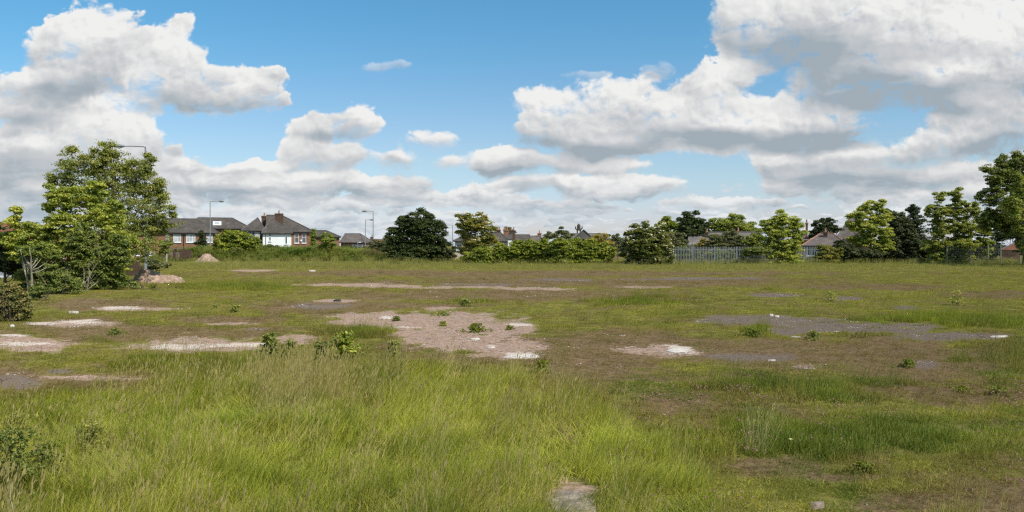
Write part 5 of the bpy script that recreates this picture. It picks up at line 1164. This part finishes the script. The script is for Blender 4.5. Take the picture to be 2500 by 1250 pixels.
    for cx, cy, rx, ry in ((950, 165, 110, 50), (1440, 172, 80, 24), (1615, 150, 50, 34)):
        q = n.vm('MULTIPLY_ADD', wt, (1000/rx, 1000/ry, 0), (-cx/rx, -cy/ry, 1)).outputs[0]
        wg = n.m('MINIMUM', n.m('MULTIPLY', n.m('SUBTRACT', 2.0, n.vm('DOT_PRODUCT', q, q).outputs['Value'], clamp=True), 2.5), 1.0)
        wisp = wg if wisp is None else n.m('MAXIMUM', wisp, wg)
    alpha = n.m('MULTIPLY', n.mr(n.m('ADD', dens, n.m('MULTIPLY', n.m('SUBTRACT', n.noise(n.vm('MULTIPLY', wv, (1, 1.2, 0)).outputs[0], 46.0, 5, .66), .5), .55)), .06, n.m('MULTIPLY', n.mr(rel, -.4, .5, .40, .85), n.mr(soft, .38, .62, .75, 1.55))), n.m('SUBTRACT', 1.0, n.m('MULTIPLY', wisp, .62)))
    streak = n.noise(n.vm('MULTIPLY', wv, (1, 4.5, 0)).outputs[0], 6.0, 4, .55)
    sh = n.m('ADD', sh, n.m('MULTIPLY_ADD', n.m('MULTIPLY', n.m('SUBTRACT', streak, .5), n.mr(Vq, .38, .5)), 1.5, -.01))
    sh = n.m('ADD', sh, n.m('MULTIPLY', tone, n.mr(streak, .3, .7, .65, 1.25, smooth=False)))
    sh = n.m('SUBTRACT', sh, n.m('MULTIPLY', relief, n.mr(tone, -.3, .4, .95, .22)))
    cr = n.n('ShaderNodeValToRGB'); n.set(cr.inputs[0], sh)
    e = cr.color_ramp.elements
    e[0].position = .10; e[0].color = (.87, .87, .86, 1); e[1].position = 1.0; e[1].color = (.36, .42, .47, 1)
    for p_, c_ in ((.36, (.74, .745, .745)), (.58, (.60, .615, .635)), (.78, (.49, .53, .565))):
        k_ = e.new(p_); k_.color = (*c_, 1)
    b1 = n.n('ShaderNodeBackground')
    skc = n.mix(1.0, sky.outputs[0], n.mix(n.mr(Vq, .0, .42), (.50, .95, 1.06), (.82, .90, .96)), 'MULTIPLY')
    skc = n.mix(1.0, skc, n.mix(n.mr(Vq, .40, .56), (1, 1, 1), (1.02, .92, 1.10)), 'MULTIPLY')
    n.set(b1.inputs[0], skc); b1.inputs[1].default_value = .135
    b2 = n.n('ShaderNodeBackground')
    cc = n.mix(n.m('MULTIPLY', n.mr(Vq, .42, .60), .5), cr.outputs[0], (.56, .67, .77))
    n.set(b2.inputs[0], cc); b2.inputs[1].default_value = 1.0
    mx = n.n('ShaderNodeMixShader'); n.set(mx.inputs[0], alpha)
    nt.links.new(b1.outputs[0], mx.inputs[1]); nt.links.new(b2.outputs[0], mx.inputs[2])
    o = n.n('ShaderNodeOutputWorld'); nt.links.new(mx.outputs[0], o.inputs[0])
    w.cycles.sampling_method = 'NONE'
    return w
make_world()
sl = bpy.data.lights.new('sun', 'SUN'); sl.energy = 4.6; sl.angle = R(.5); sl.color = (1, .95, .87)
so = bpy.data.objects.new('sun', sl); C.objects.link(so)
sd = Vector((math.sin(sunaz)*math.cos(sunel), math.cos(sunaz)*math.cos(sunel), math.sin(sunel)))
so.rotation_euler = sd.to_track_quat('Z', 'Y').to_euler(); so.location = sd*80

cam = bpy.data.cameras.new('camera'); cam.sensor_width = 36; cam.lens = F/2500*36; cam.shift_y = -25/2500; cam.clip_end = 20000
co = bpy.data.objects.new('camera', cam); C.objects.link(co); co.location = (0, 0, CH); co.rotation_euler = (R(90), 0, 0)
S = bpy.context.scene; S.camera = co
S.view_settings.view_transform = 'Standard'; S.view_settings.look = 'None'; S.view_settings.exposure = 0
S.render.engine = 'CYCLES'
cy = S.cycles; cy.use_denoising = False; S.cycles.filter_width = 1.3; cy.max_bounces = 5; cy.diffuse_bounces = 3; cy.glossy_bounces = 2; cy.transmission_bounces = 3; cy.transparent_max_bounces = 4
cy.caustics_reflective = False; cy.caustics_refractive = False
for o in bpy.data.objects:
    for k in ('w', 'hd'):
        if k in o: del o[k]
